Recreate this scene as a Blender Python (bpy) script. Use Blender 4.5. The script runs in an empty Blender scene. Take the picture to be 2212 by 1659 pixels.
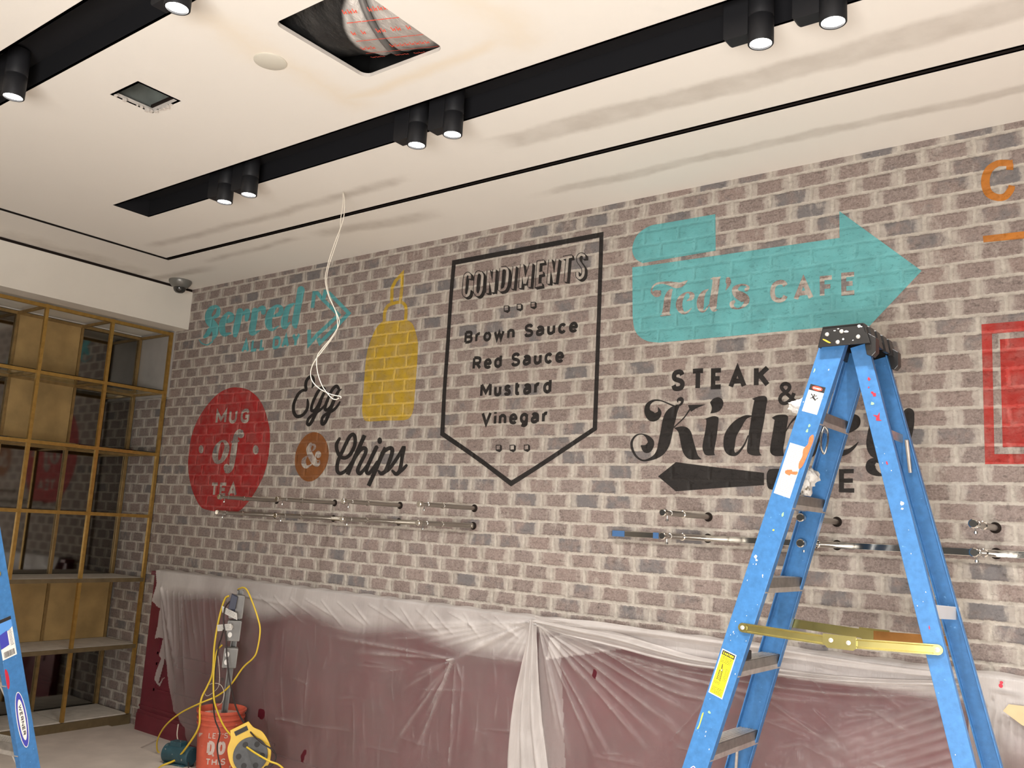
import bpy, bmesh, math, random
import numpy as np
from mathutils import Vector, Matrix, noise
from mathutils.geometry import tessellate_polygon

S = bpy.context.scene
COL = S.collection
random.seed(7)

# ------------------------------------------------------------------ camera
CAMLOC = Vector((6.3082, -3.9526, 1.6231))
RX = Vector((0.8002983635, 0.5973348643, 0.0520921224))      # image right
RY = Vector((-0.0552266836, 0.1599417728, -0.9855803583))    # image down
RZ = Vector((-0.5970532160, 0.7858814727, 0.1609899626))     # view direction
FPX = 1900.62                                                # focal length for a 2212 px wide frame
cam_d = bpy.data.cameras.new('camera')
cam_d.sensor_width = 36.0
cam_d.lens = FPX / 2212.0 * 36.0
cam_d.clip_start = 0.05
cam = bpy.data.objects.new('camera', cam_d)
COL.objects.link(cam)
M3 = Matrix((RX, -RY, -RZ)).transposed()
cam.matrix_world = Matrix.Translation(CAMLOC) @ M3.to_4x4()
S.camera = cam

# ------------------------------------------------------------------ view, world, room light
S.view_settings.view_transform = 'Standard'
S.view_settings.look = 'None'
S.view_settings.gamma = 1.0
S.view_settings.use_curve_mapping = False
S.view_settings.exposure = 0.48

W = bpy.data.worlds.new('world')
S.world = W
W.use_nodes = True
W.node_tree.nodes['Background'].inputs[0].default_value = (1.0, 0.965, 0.92, 1)
W.node_tree.nodes['Background'].inputs[1].default_value = 0.08

H = 3.396          # ceiling height
def lamp(name, kind, loc, energy, color=(1, .975, .935), **kw):
    d = bpy.data.lights.new(name, kind)
    d.energy = energy
    d.color = color
    for k, v in kw.items():
        setattr(d, k, v)
    o = bpy.data.objects.new(name, d)
    COL.objects.link(o)
    o.location = loc
    return o
def aim(o, target):
    o.rotation_euler = (Vector(target) - o.location).to_track_quat('-Z', 'Y').to_euler()

# the rest of the shop's downlights, behind and beside the camera
for i, (x, y) in enumerate(((5.2, -2.51), (5.42, -2.51), (6.9, -1.3), (7.1, -1.3), (7.0, -2.51), (7.2, -2.51),
                            (7.0, -4.4), (8.6, -4.2), (8.2, -6.2), (6.6, -6.0))):
    lamp('downlight', 'SPOT', (x, y, H - .13), 100, spot_size=math.radians(112), spot_blend=.8, shadow_soft_size=.04)
# added fill light, unseen behind the camera, aimed up to brighten the ceiling
wl = lamp('ceiling_fill', 'AREA', (6.3, -5.5, 1.1), 190, color=(1, .97, .925), shape='RECTANGLE', size=2.2, size_y=1.4)
aim(wl, (5.0, -3.4, 3.4))

# ------------------------------------------------------------------ pixel of the 2212x1659 photograph -> point on a plane of the room
def at(x, y, axis, val):
    d = RX * ((x - 1106) / FPX) + RY * ((y - 829.5) / FPX) + RZ
    t = (val - CAMLOC[axis]) / d[axis]
    return CAMLOC + d * t

# ------------------------------------------------------------------ node helpers
class NT:
    def __init__(s, tree):
        s.t = tree; s.n = tree.nodes; s.l = tree.links
    def node(s, typ, **kw):
        n = s.n.new(typ)
        for k, v in kw.items(): setattr(n, k, v)
        return n
    def link(s, a, b): s.l.new(a, b)
    def inp(s, sock, v):
        if isinstance(v, bpy.types.NodeSocket): s.l.new(v, sock)
        elif isinstance(v, (tuple, list)) and len(v) == 3 and sock.type == 'RGBA': sock.default_value = (*v, 1)
        else: sock.default_value = v
    def math(s, op, a, b=0.0, c=0.0, clamp=False):
        n = s.node('ShaderNodeMath', operation=op, use_clamp=clamp)
        s.inp(n.inputs[0], a); s.inp(n.inputs[1], b); s.inp(n.inputs[2], c)
        return n.outputs[0]
    def smooth(s, v, a, b):
        n = s.node('ShaderNodeMapRange', interpolation_type='SMOOTHSTEP')
        s.inp(n.inputs[0], v); s.inp(n.inputs[1], a); s.inp(n.inputs[2], b)
        return n.outputs[0]
    def noise(s, vec, scale, detail=3, rough=.55, out=0):
        n = s.node('ShaderNodeTexNoise')
        if vec is not None: s.l.new(vec, n.inputs['Vector'])
        n.inputs['Scale'].default_value = scale; n.inputs['Detail'].default_value = detail
        n.inputs['Roughness'].default_value = rough
        return n.outputs[out]
    def mix(s, f, a, b, blend='MIX'):
        n = s.node('ShaderNodeMix', data_type='RGBA', blend_type=blend)
        s.inp(n.inputs[0], f); s.inp(n.inputs[6], a); s.inp(n.inputs[7], b)
        return n.outputs[2]
    def comb(s, x, y, z):
        n = s.node('ShaderNodeCombineXYZ')
        for i, v in enumerate((x, y, z)): s.inp(n.inputs[i], v)
        return n.outputs[0]
    def sep(s, v):
        n = s.node('ShaderNodeSeparateXYZ'); s.l.new(v, n.inputs[0]); return n.outputs
    def vmul(s, v, f):
        n = s.node('ShaderNodeVectorMath', operation='MULTIPLY'); s.l.new(v, n.inputs[0]); n.inputs[1].default_value = f
        return n.outputs[0]
    def vadd(s, a, b):
        n = s.node('ShaderNodeVectorMath', operation='ADD'); s.inp(n.inputs[0], a); s.inp(n.inputs[1], b)
        return n.outputs[0]
    def ramp(s, f, stops):
        n = s.node('ShaderNodeValToRGB'); s.l.new(f, n.inputs[0])
        e = n.color_ramp.elements
        e[0].position = stops[0][0]; e[0].color = (*stops[0][1], 1)
        e[1].position = stops[1][0]; e[1].color = (*stops[1][1], 1)
        for p, c in stops[2:]:
            k = e.new(p); k.color = (*c, 1)
        return n.outputs[0]
    def obj(s): return s.node('ShaderNodeTexCoord').outputs['Object']
    def bump(s, h, strength=.5, dist=.004):
        n = s.node('ShaderNodeBump'); s.inp(n.inputs['Height'], h)
        n.inputs['Strength'].default_value = strength; n.inputs['Distance'].default_value = dist
        return n.outputs[0]

def new_mat(name):
    m = bpy.data.materials.new(name); m.use_nodes = True
    t = NT(m.node_tree); b = t.n['Principled BSDF']
    return m, t, b

def mat(name, col, rough=.5, metal=0.0, spec=.5, var=.0, vscale=12, bump=0.0, bscale=60, speck=None):
    m, t, b = new_mat(name)
    b.inputs['Roughness'].default_value = rough; b.inputs['Metallic'].default_value = metal
    b.inputs['Specular IOR Level'].default_value = spec
    c = None
    if var or speck:
        o = t.obj()
        n = t.noise(o, vscale, 4)
        lo = tuple(max(0, x * (1 - var)) for x in col); hi = tuple(min(1, x * (1 + var)) for x in col)
        c = t.ramp(n, [(.3, lo), (.7, hi)])
        if speck:
            k = t.smooth(t.noise(o, speck[1], 2), speck[2], speck[2] + .06)
            c = t.mix(k, c, speck[0])
        t.link(c, b.inputs['Base Color'])
    else:
        b.inputs['Base Color'].default_value = (*col, 1)
    if bump:
        t.link(t.bump(t.noise(t.obj(), bscale, 4), bump, .003), b.inputs['Normal'])
    return m

# ------------------------------------------------------------------ the brick pattern (shared by the bare and the painted brick)
BL, BC = 0.19609, 0.07701          # brick pitch along the wall, course height
U0, Z0 = 3.2472, 3.3582
g = bpy.data.node_groups.new('brick_pattern', 'ShaderNodeTree')
for nm, ty in (('Color', 'NodeSocketColor'), ('Height', 'NodeSocketFloat'), ('Mortar', 'NodeSocketFloat'), ('Blotch', 'NodeSocketFloat')):
    g.interface.new_socket(nm, in_out='OUTPUT', socket_type=ty)
t = NT(g)
go = t.node('NodeGroupOutput')
o = t.obj()
wob = t.vadd(t.vmul(t.vadd(t.noise(o, 5.5, 2, out=1), (-.5, -.5, -.5)), (.030, 0, .011)),
             t.vmul(t.vadd(t.noise(o, 42, 3, out=1), (-.5, -.5, -.5)), (.013, 0, .0085)))
p = t.sep(t.vadd(o, wob))
u = t.math('DIVIDE', t.math('SUBTRACT', p[0], U0), BL)
v = t.math('DIVIDE', t.math('SUBTRACT', Z0, p[2]), BC)
row = t.math('FLOOR', v); fv = t.math('SUBTRACT', v, row)
par = t.math('FLOORED_MODULO', t.math('ADD', row, 1.0), 2.0)
uu = t.math('SUBTRACT', u, t.math('MULTIPLY', par, .5))
colm = t.math('FLOOR', uu); fu = t.math('SUBTRACT', uu, colm)
dx = t.math('MULTIPLY', t.math('MINIMUM', fu, t.math('SUBTRACT', 1.0, fu)), BL)
dz = t.math('MULTIPLY', t.math('MINIMUM', fv, t.math('SUBTRACT', 1.0, fv)), BC)
wn = t.node('ShaderNodeTexWhiteNoise', noise_dimensions='2D')
t.link(t.comb(colm, row, 0.0), wn.inputs['Vector'])
rnd = wn.outputs['Value']; rc = t.sep(wn.outputs['Color'])
d = t.math('SMOOTH_MIN', t.math('MULTIPLY', dx, .95), dz, .007)
edge = t.noise(o, 75, 3)
thr = t.math('ADD', t.math('MULTIPLY', edge, .0085), t.math('SUBTRACT', t.math('MULTIPLY', rc[1], .002), .0015))
dd = t.math('SUBTRACT', d, thr)
brickm = t.smooth(dd, .0010, .0050)                # 1 on the brick face, 0 in the joint
# brick body
body = t.ramp(rnd, [(0.0, (.225, .170, .150)), (.22, (.195, .153, .138)), (.45, (.250, .187, .165)), (.62, (.215, .171, .156)), (.80, (.262, .200, .177)), (1.0, (.180, .144, .131))])
fine = t.noise(o, 120, 4, .7)
body = t.mix(t.smooth(fine, .38, .68), body, t.mix(.55, body, (.38, .315, .285)))
mott = t.noise(t.vmul(o, (1, 1, 1.5)), 48, 7, .8)
body = t.mix(t.math('MULTIPLY', t.smooth(t.math('SUBTRACT', 1.0, mott), .50, .64), .55), body, (.105, .078, .070))
body = t.mix(t.math('MULTIPLY', t.smooth(mott, .50, .66), .45), body, (.36, .30, .27))
cloud = t.noise(t.vadd(o, t.comb(t.math('MULTIPLY', rc[0], 9.0), 0.0, t.math('MULTIPLY', rc[1], 7.0))), 13, 4, .6)
bluesel = t.smooth(t.math('ADD', rc[2], t.math('MULTIPLY', cloud, .9)), 1.18, 1.46)
body = t.mix(t.math('MULTIPLY', bluesel, .80), body, (.150, .146, .150))
darkn = t.smooth(t.noise(t.vmul(o, (1, 1, 1.9)), 24, 6, .78), .54, .70)
body = t.mix(t.math('MULTIPLY', darkn, .62), body, (.115, .098, .090))
# limewash dragged over the ends and tops of the bricks
wash = t.noise(t.vmul(o, (1.0, 1, .45)), 15, 6, .72)
near = t.math('SUBTRACT', 1.0, t.smooth(dx, .004, .052))
ws = t.smooth(t.math('ADD', wash, t.math('MULTIPLY', near, .30)), .535, .725)
scuff = t.smooth(t.noise(t.vmul(o, (1.2, 1, .6)), 70, 5, .8), .56, .72)
wfac = t.math('MAXIMUM', t.math('MULTIPLY', ws, .74), t.math('MULTIPLY', scuff, .40))
mort = t.mix(t.smooth(t.noise(o, 30, 4), .3, .7), (.40, .358, .312), (.51, .462, .405))
face = t.mix(wfac, body, t.mix(.25, mort, (.44, .385, .345)))
colr = t.mix(brickm, mort, face)
t.link(colr, go.inputs['Color'])
hh = t.math('ADD', t.math('MULTIPLY', t.smooth(dd, -.004, .012), 1.0), t.math('MULTIPLY', t.noise(o, 90, 5, .7), .38))
hh = t.math('ADD', hh, t.math('MULTIPLY', darkn, -.35))
hh = t.math('ADD', hh, t.math('MULTIPLY', rnd, .25))
t.link(hh, go.inputs['Height'])
t.link(t.math('SUBTRACT', 1.0, brickm), go.inputs['Mortar'])
t.link(cloud, go.inputs['Blotch'])

def brick_mat(name, paint=None, cover=1.0, rough=.85):
    """bare brick, or the same brick with a coat of paint over it"""
    m, t, b = new_mat(name)
    n = t.node('ShaderNodeGroup'); n.node_tree = g
    c = n.outputs['Color']
    if paint:
        o = t.obj()
        wear = t.math('MULTIPLY', t.smooth(t.noise(o, 55, 4, .7), .66, .80), .5)
        body = t.math('ADD', t.math('MULTIPLY', t.smooth(n.outputs['Blotch'], .35, .65), (1 - cover) * .9), t.math('MULTIPLY', wear, 1.1 - cover))
        keep = t.math('SUBTRACT', 1.0, body, clamp=True)
        shade = t.mix(t.smooth(t.noise(o, 7, 4), .3, .7), tuple(x * .86 for x in paint), tuple(min(1, x * 1.10) for x in paint))
        lift = t.mix(t.math('MULTIPLY', n.outputs['Mortar'], (1 - cover) * 2.2), shade, tuple(min(1, x * 1.55 + .03) for x in paint))
        c = t.mix(keep, c, lift)
    t.link(c, b.inputs['Base Color'])
    b.inputs['Roughness'].default_value = rough
    b.inputs['Specular IOR Level'].default_value = .25
    t.link(t.bump(n.outputs['Height'], .75, .0065), b.inputs['Normal'])
    return m

M = {}
M['brick'] = brick_mat('limewashed_brick')
M['p_teal'] = brick_mat('turquoise_paint', (.125, .385, .400), .96, .6)
M['p_teal2'] = brick_mat('faded_turquoise_paint', (.095, .34, .36), .90, .7)
M['p_black'] = brick_mat('black_paint', (.020, .017, .016), .985, .6)
M['p_red'] = brick_mat('red_paint', (.33, .022, .022), .80, .7)
M['p_red2'] = brick_mat('bright_red_paint', (.36, .028, .021), .76, .65)
M['p_yellow'] = brick_mat('mustard_yellow_paint', (.46, .30, .025), .72, .7)
M['p_orange'] = brick_mat('orange_brown_paint', (.215, .075, .020), .93, .7)
M['p_amber'] = brick_mat('amber_paint', (.45, .16, .025), .95, .7)

# ceiling: primed board with bare filler bands
def ceiling_mat():
    m, t, b = new_mat('primed_ceiling')
    o = t.obj()
    w = t.vadd(o, t.vmul(t.vadd(t.noise(o, 1.6, 5, .65, out=1), (-.5, -.5, -.5)), (.5, .16, 0)))
    x, y, z = t.sep(w)
    def patch(cx, cy, hx, hy, soft, slope=0.0):
        yy = t.math('SUBTRACT', y, t.math('ADD', cy, t.math('MULTIPLY', t.math('SUBTRACT', x, cx), slope)))
        a = t.smooth(t.math('SUBTRACT', hx, t.math('ABSOLUTE', t.math('SUBTRACT', x, cx))), -.12, .12)
        c = t.smooth(t.math('SUBTRACT', hy, t.math('ABSOLUTE', yy)), -soft, soft)
        return t.math('MULTIPLY', a, c)
    grey = None
    for a in ((5.2, -.88, 1.35, .075, .025, .02), (7.6, -.86, 1.2, .06, .02, 0), (5.0, -.31, 1.25, .035, .018, 0), (7.4, -.31, 1.2, .05, .02, 0),
              (2.0, -.84, 1.15, .035, .03, 0), (2.55, -.40, .45, .06, .04, .1), (.35, -.33, .4, .04, .03, 0), (.07, -1.0, .08, .55, .05, 0), (1.4, -.45, .5, .03, .03, 0)):
        q = patch(*a); grey = q if grey is None else t.math('MAXIMUM', grey, q)
    grey = t.math('MULTIPLY', grey, t.math('ADD', .55, t.math('MULTIPLY', t.smooth(t.noise(o, 6, 4), .25, .75), .45)))
    yel = None
    for a in ((3.56, -1.93, .045, .42, .05, 0), (3.95, -1.60, .42, .028, .03, 0), (4.40, -1.93, .04, .42, .05, 0)):
        q = patch(*a); yel = q if yel is None else t.math('MAXIMUM', yel, q)
    base = t.mix(t.noise(o, .9, 4), (.77, .735, .68), (.83, .795, .74))
    c = t.mix(t.math('MULTIPLY', yel, .38), base, (.74, .60, .40))
    c = t.mix(t.math('MULTIPLY', grey, .75), c, (.50, .455, .405))
    t.link(c, b.inputs['Base Color'])
    b.inputs['Roughness'].default_value = .75; b.inputs['Specular IOR Level'].default_value = .25
    t.link(t.bump(t.noise(o, 25, 4), .08, .004), b.inputs['Normal'])
    return m
M['ceiling'] = ceiling_mat()
M['white_wall'] = mat('white_plaster', (.72, .68, .61), .8, var=.03, vscale=3, bump=.05)
M['board_edge'] = mat('cut_plasterboard', (.62, .57, .52), .9, var=.08)
M['black'] = mat('black_powdercoat', (.012, .012, .014), .55, spec=.3)
M['recess'] = mat('black_recess_paint', (.010, .010, .012), .8, spec=.2)
M['gap'] = mat('dark_gap', (.018, .013, .011), .9, spec=.1)
M['brass'] = mat('brushed_brass', (.46, .28, .075), .42, .75, var=.15, vscale=30)
M['brass_dull'] = mat('tarnished_brass', (.33, .215, .085), .5, .55, var=.2, vscale=20)
M['ply'] = mat('plywood_backing', (.40, .265, .105), .55, var=.22, vscale=5, bump=.05)
M['shelf'] = mat('dusty_shelf_board', (.56, .52, .46), .8, var=.12, vscale=14)
M['shelf_edge'] = mat('dark_bronze_edging', (.17, .125, .065), .5, .4, var=.2)
M['mirror'] = mat('antique_mirror', (.25, .245, .23), .06, 1.0)
M['grey_film'] = mat('protective_grey_film', (.36, .34, .32), .35, var=.1, vscale=6)
M['burgundy'] = mat('burgundy_lacquer', (.145, .017, .030), .35, var=.15, vscale=6)
M['chrome'] = mat('polished_chrome', (.55, .52, .475), .10, 1.0)
M['steel'] = mat('dull_steel', (.42, .40, .37), .32, 1.0)
M['alu'] = mat('scuffed_aluminium', (.62, .59, .555), .42, .75, var=.12, vscale=40, bump=.05)
M['ladder_blue'] = mat('blue_fibreglass', (.045, .172, .405), .42, var=.14, vscale=45, bump=.06, bscale=220, speck=((.12, .30, .58), 60, .70))
M['cap'] = mat('black_ladder_cap', (.016, .015, .015), .32, var=.2, speck=((.45, .43, .40), 55, .715))
M['rivet'] = mat('zinc_rivet', (.72, .70, .66), .3, .6)
M['spread'] = mat('yellow_zinc_plate', (.52, .45, .17), .27, .9, var=.2, vscale=9)
M['spread_o'] = mat('copper_zinc_plate', (.50, .235, .075), .3, .9, var=.25, vscale=9)
M['white'] = mat('white_label', (.80, .78, .74), .5)
M['yellow_lab'] = mat('yellow_label', (.85, .70, .02), .45)
M['ink'] = mat('black_ink', (.02, .018, .018), .5)
M['greyink'] = mat('grey_print', (.42, .41, .40), .6)
M['redink'] = mat('red_print', (.70, .07, .035), .5)
M['blueink'] = mat('blue_print', (.055, .06, .40), .45)
M['skyink'] = mat('light_blue_print', (.10, .30, .70), .45)
M['orange_splash'] = mat('orange_paint_splash', (.80, .17, .06), .55, var=.2, vscale=60)
M['red_splash'] = mat('red_paint_splash', (.50, .02, .045), .5)
M['white_splash'] = mat('white_paint_splash', (.80, .80, .78), .5)
M['green_splash'] = mat('pale_green_paint_splash', (.30, .50, .32), .5)
M['lime_splash'] = mat('lime_paint_splash', (.60, .70, .08), .5)
M['yellow_splash'] = mat('mustard_paint_splash', (.55, .38, .03), .5)
M['rag'] = mat('paint_stained_rag', (.70, .68, .65), .9, var=.15, vscale=30, speck=((.12, .09, .05), 22, .60))
M['paper'] = mat('white_paper', (.82, .81, .79), .8)
M['tape'] = mat('blue_masking_tape', (.045, .125, .29), .6)
M['beige'] = mat('beige_masking_paper', (.56, .43, .25), .8, var=.06)
M['bucket'] = mat('orange_bucket_plastic', (.56, .105, .060), .45, var=.16, vscale=12, speck=((.55, .42, .36), 18, .66))
M['dusty_white'] = mat('dusty_white_print', (.60, .48, .43), .7, var=.12, vscale=30)
M['bucket_in'] = mat('dusty_bucket_inside', (.62, .42, .36), .7, var=.2)
M['cord_y'] = mat('yellow_cord', (.66, .46, .035), .5)
M['cord_b'] = mat('black_cord', (.025, .016, .015), .5)
M['cord_w'] = mat('white_wire', (.78, .72, .62), .5)
M['cord_t'] = mat('thin_cream_wire', (.62, .55, .45), .5)
M['reel'] = mat('yellow_reel_plastic', (.66, .41, .015), .4, var=.1)
M['reel_face'] = mat('grey_reel_face', (.060, .061, .064), .5, var=.25, vscale=25)
M['teal_box'] = mat('teal_enamel', (.022, .064, .082), .45, var=.25, vscale=18, speck=((.3, .3, .28), 25, .66))
M['strut'] = mat('galvanised_strut', (.20, .195, .19), .5, .5, var=.15)
M['box_grey'] = mat('cast_grey_box', (.27, .265, .25), .5, .35, var=.12)
M['rubber'] = mat('black_rubber', (.02, .018, .018), .6)
M['outlet_black'] = mat('dark_blue_plug', (.025, .03, .06), .45)
M['floorsheet'] = mat('dusty_floor_board', (.52, .455, .40), .85, var=.10, vscale=5, bump=.08, speck=((.62, .56, .50), 14, .73))
M['void'] = mat('black_plenum', (.012, .012, .012), .7, spec=.25, var=.3)
M['cover'] = mat('grey_cover_plate', (.60, .57, .49), .5)
M['cctv'] = mat('silver_camera_body', (.20, .195, .18), .35, .4)
M['dome'] = mat('smoked_dome', (.025, .024, .022), .08, spec=.8)
M['hatch_in'] = mat('galvanised_duct', (.27, .29, .27), .4, .5, var=.2, vscale=8)

m, t, b = new_mat('concrete_floor')
o = t.obj()
c = t.mix(t.noise(o, 2.2, 6, .65), (.44, .385, .34), (.56, .50, .445))
c = t.mix(t.math('MULTIPLY', t.smooth(t.noise(o, 16, 5, .7), .62, .72), .6), c, (.66, .60, .54))
c = t.mix(t.math('MULTIPLY', t.smooth(t.noise(o, 24, 4, .6), .70, .76), .6), c, (.22, .19, .17))
t.link(c, b.inputs['Base Color']); b.inputs['Roughness'].default_value = .85
t.link(t.bump(t.noise(o, 35, 5), .2, .004), b.inputs['Normal'])
M['floor'] = m

m, t, b = new_mat('lamp_lens')
b.inputs['Emission Color'].default_value = (1, .97, .92, 1); b.inputs['Emission Strength'].default_value = 14
b.inputs['Base Color'].default_value = (.9, .9, .9, 1)
M['lens'] = m

m, t, b = new_mat('clear_glass')
b.inputs['Base Color'].default_value = (.80, .90, .86, 1); b.inputs['Roughness'].default_value = .02
b.inputs['Transmission Weight'].default_value = 1.0; b.inputs['IOR'].default_value = 1.45
M['glass'] = m

m, t, b = new_mat('clear_tape')
b.inputs['Base Color'].default_value = (.86, .84, .82, 1); b.inputs['Roughness'].default_value = .25
b.inputs['Alpha'].default_value = .55
M['clear'] = m

# foil duct: crinkled foil with black overspray
m, t, b = new_mat('crinkled_foil')
o = t.obj()
f = t.noise(o, 14, 5, .6)
t.link(t.mix(f, (.45, .44, .42), (.72, .70, .67)), b.inputs['Base Color'])
b.inputs['Metallic'].default_value = .55; b.inputs['Roughness'].default_value = .42
x, y, z = t.sep(o)
wr = t.noise(t.vmul(o, (3, 1.6, 1.6)), 8, 4, .6)
t.link(t.bump(wr, .7, .012), b.inputs['Normal'])
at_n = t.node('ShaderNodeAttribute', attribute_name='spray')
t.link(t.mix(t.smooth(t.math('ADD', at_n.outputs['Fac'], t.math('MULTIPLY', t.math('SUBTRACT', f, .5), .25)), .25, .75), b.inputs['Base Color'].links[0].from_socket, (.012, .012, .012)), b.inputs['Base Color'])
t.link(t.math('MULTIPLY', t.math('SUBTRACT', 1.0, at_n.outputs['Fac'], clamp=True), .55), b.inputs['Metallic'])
M['foil'] = m

# dust sheet film: thin milky polythene; 'haze' is how many layers / how much paint dust lies on it
m, t, b = new_mat('dust_sheet_film')
o = t.obj()
a = t.node('ShaderNodeAttribute', attribute_name='haze').outputs['Fac']
n1 = t.noise(t.vmul(o, (3, 1, .8)), 6, 5, .65)
n2 = t.noise(o, 60, 4, .7)
al = t.math('ADD', a, t.math('MULTIPLY', t.math('SUBTRACT', n1, .5), .10))
al = t.math('ADD', al, t.math('MULTIPLY', t.math('SUBTRACT', n2, .5), .05), clamp=True)
df = t.node('ShaderNodeBsdfDiffuse'); df.inputs[0].default_value = (.69, .645, .62, 1)
tr = t.node('ShaderNodeBsdfTranslucent'); tr.inputs[0].default_value = (.69, .645, .62, 1)
gl = t.node('ShaderNodeBsdfGlossy'); gl.inputs[0].default_value = (1, 1, 1, 1); gl.inputs['Roughness'].default_value = .22
tp = t.node('ShaderNodeBsdfTransparent'); tp.inputs[0].default_value = (.93, .91, .90, 1)
bm_ = t.bump(t.math('ADD', t.noise(t.vmul(o, (14, 1, .8)), 5, 5, .7), t.math('MULTIPLY', t.noise(t.vmul(o, (2, 1, 1.5)), 4, 3), 1.2)), .40, .014)
for k in (df, gl): t.link(bm_, k.inputs['Normal'])
def mixsh(f, x, y):
    n = t.node('ShaderNodeMixShader'); t.inp(n.inputs[0], f); t.link(x, n.inputs[1]); t.link(y, n.inputs[2]); return n.outputs[0]
milk = mixsh(.25, df.outputs[0], tr.outputs[0])
film = mixsh(al, tp.outputs[0], milk)
fr = t.node('ShaderNodeFresnel'); fr.inputs[0].default_value = 1.35
film = mixsh(t.math('MULTIPLY', fr.outputs[0], .60), film, gl.outputs[0])
t.link(film, t.n['Material Output'].inputs[0])
M['film'] = m

# ------------------------------------------------------------------ mesh helpers
def link_mesh(name, me, material, parent=None, loc=None, smooth=False):
    if isinstance(material, str): material = M[material]
    if material is not None and not me.materials: me.materials.append(material)
    if smooth:
        for p_ in me.polygons: p_.use_smooth = True
    ob = bpy.data.objects.new(name, me)
    COL.objects.link(ob)
    if parent is not None: ob.parent = parent
    if loc is not None: ob.location = loc
    return ob

class MB:
    """collects shapes and links them as ONE mesh object"""
    def __init__(s): s.v = []; s.f = []
    def add(s, vs, fs):
        k = len(s.v); s.v += [tuple(p) for p in vs]; s.f += [tuple(i + k for i in f) for f in fs]; return s
    def box(s, a, b, mtx=None):
        x0, y0, z0 = a; x1, y1, z1 = b
        vs = [Vector(p) for p in ((x0, y0, z0), (x1, y0, z0), (x1, y1, z0), (x0, y1, z0), (x0, y0, z1), (x1, y0, z1), (x1, y1, z1), (x0, y1, z1))]
        if mtx: vs = [mtx @ p for p in vs]
        return s.add(vs, [(0, 3, 2, 1), (4, 5, 6, 7), (0, 1, 5, 4), (1, 2, 6, 5), (2, 3, 7, 6), (3, 0, 4, 7)])
    def tube(s, pts, r, n=10, cap=True, closed=False):
        pts = [Vector(p) for p in pts]; rs = r if isinstance(r, (list, tuple)) else [r] * len(pts)
        rings = []; up = None
        for i, p in enumerate(pts):
            if closed: d = pts[(i + 1) % len(pts)] - pts[i - 1]
            else: d = pts[min(i + 1, len(pts) - 1)] - pts[max(i - 1, 0)]
            d.normalize()
            if up is None: up = d.orthogonal().normalized()
            else:
                up = up - d * up.dot(d)
                up = up.normalized() if up.length > 1e-6 else d.orthogonal().normalized()
            w = d.cross(up)
            rings.append([p + (up * math.cos(2 * math.pi * k / n) + w * math.sin(2 * math.pi * k / n)) * rs[i] for k in range(n)])
        vs = [q for rg in rings for q in rg]; fs = []
        m_ = len(pts)
        for i in range(m_ if closed else m_ - 1):
            j = (i + 1) % m_
            for k in range(n):
                l = (k + 1) % n
                fs.append((i * n + k, i * n + l, j * n + l, j * n + k))
        if cap and not closed:
            fs.append(tuple(range(n - 1, -1, -1))); fs.append(tuple((m_ - 1) * n + k for k in range(n)))
        return s.add(vs, fs)
    def lathe(s, prof, n=32, mtx=None, cap=True):
        """profile of (radius, height) about local z"""
        vs = []; fs = []
        for r, z in prof:
            for k in range(n):
                a = 2 * math.pi * k / n; vs.append(Vector((r * math.cos(a), r * math.sin(a), z)))
        for i in range(len(prof) - 1):
            for k in range(n):
                l = (k + 1) % n
                fs.append((i * n + k, i * n + l, (i + 1) * n + l, (i + 1) * n + k))
        if cap:
            fs.append(tuple(range(n - 1, -1, -1))); fs.append(tuple((len(prof) - 1) * n + k for k in range(n)))
        if mtx: vs = [mtx @ p for p in vs]
        return s.add(vs, fs)
    def prism(s, outline, d0, d1, fn):
        """outline in 2D, extruded between two depths; fn(x, y, d) -> 3D"""
        n = len(outline)
        vs = [fn(x, y, d0) for x, y in outline] + [fn(x, y, d1) for x, y in outline]
        tri = tessellate_polygon([[Vector((x, y, 0)) for x, y in outline]])
        fs = [tuple(t_) for t_ in tri] + [tuple(n + i for i in reversed(t_)) for t_ in tri]
        fs += [(i, (i + 1) % n, n + (i + 1) % n, n + i) for i in range(n)]
        return s.add(vs, fs)
    def build(s, name, material, parent=None, loc=None, smooth=False, bevel=0, auto=False):
        me = bpy.data.meshes.new(name)
        me.from_pydata(s.v, [], s.f)
        bm = bmesh.new(); bm.from_mesh(me)
        bmesh.ops.recalc_face_normals(bm, faces=bm.faces)
        bm.to_mesh(me); bm.free()
        me.update()
        ob = link_mesh(name, me, material, parent, loc, smooth)
        if auto: shade_auto(ob)
        if bevel:
            bv = ob.modifiers.new('bevel', 'BEVEL'); bv.width = bevel; bv.segments = 2; bv.limit_method = 'ANGLE'
        return ob

def shade_auto(ob, deg=40):
    me = ob.data
    for p_ in me.polygons: p_.use_smooth = True
    bm = bmesh.new(); bm.from_mesh(me)
    for e in bm.edges:
        if len(e.link_faces) == 2 and e.calc_face_angle(0) > math.radians(deg): e.smooth = False
        elif len(e.link_faces) != 2: e.smooth = False
    bm.to_mesh(me); bm.free()

def tag(ob, label=None, cat=None, group=None, kind=None):
    if label: ob['label'] = label
    if cat: ob['category'] = cat
    if group: ob['group'] = group
    if kind: ob['kind'] = kind
    return ob
def thing(name, label, cat, loc=(0, 0, 0), rz=0.0, group=None):
    e = bpy.data.objects.new(name, None); COL.objects.link(e)
    e.location = loc; e.rotation_euler = (0, 0, rz); e.empty_display_size = .1
    return tag(e, label, cat, group)
def struct(ob, label, cat='structure'):
    return tag(ob, label, cat, None, 'structure')

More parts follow.
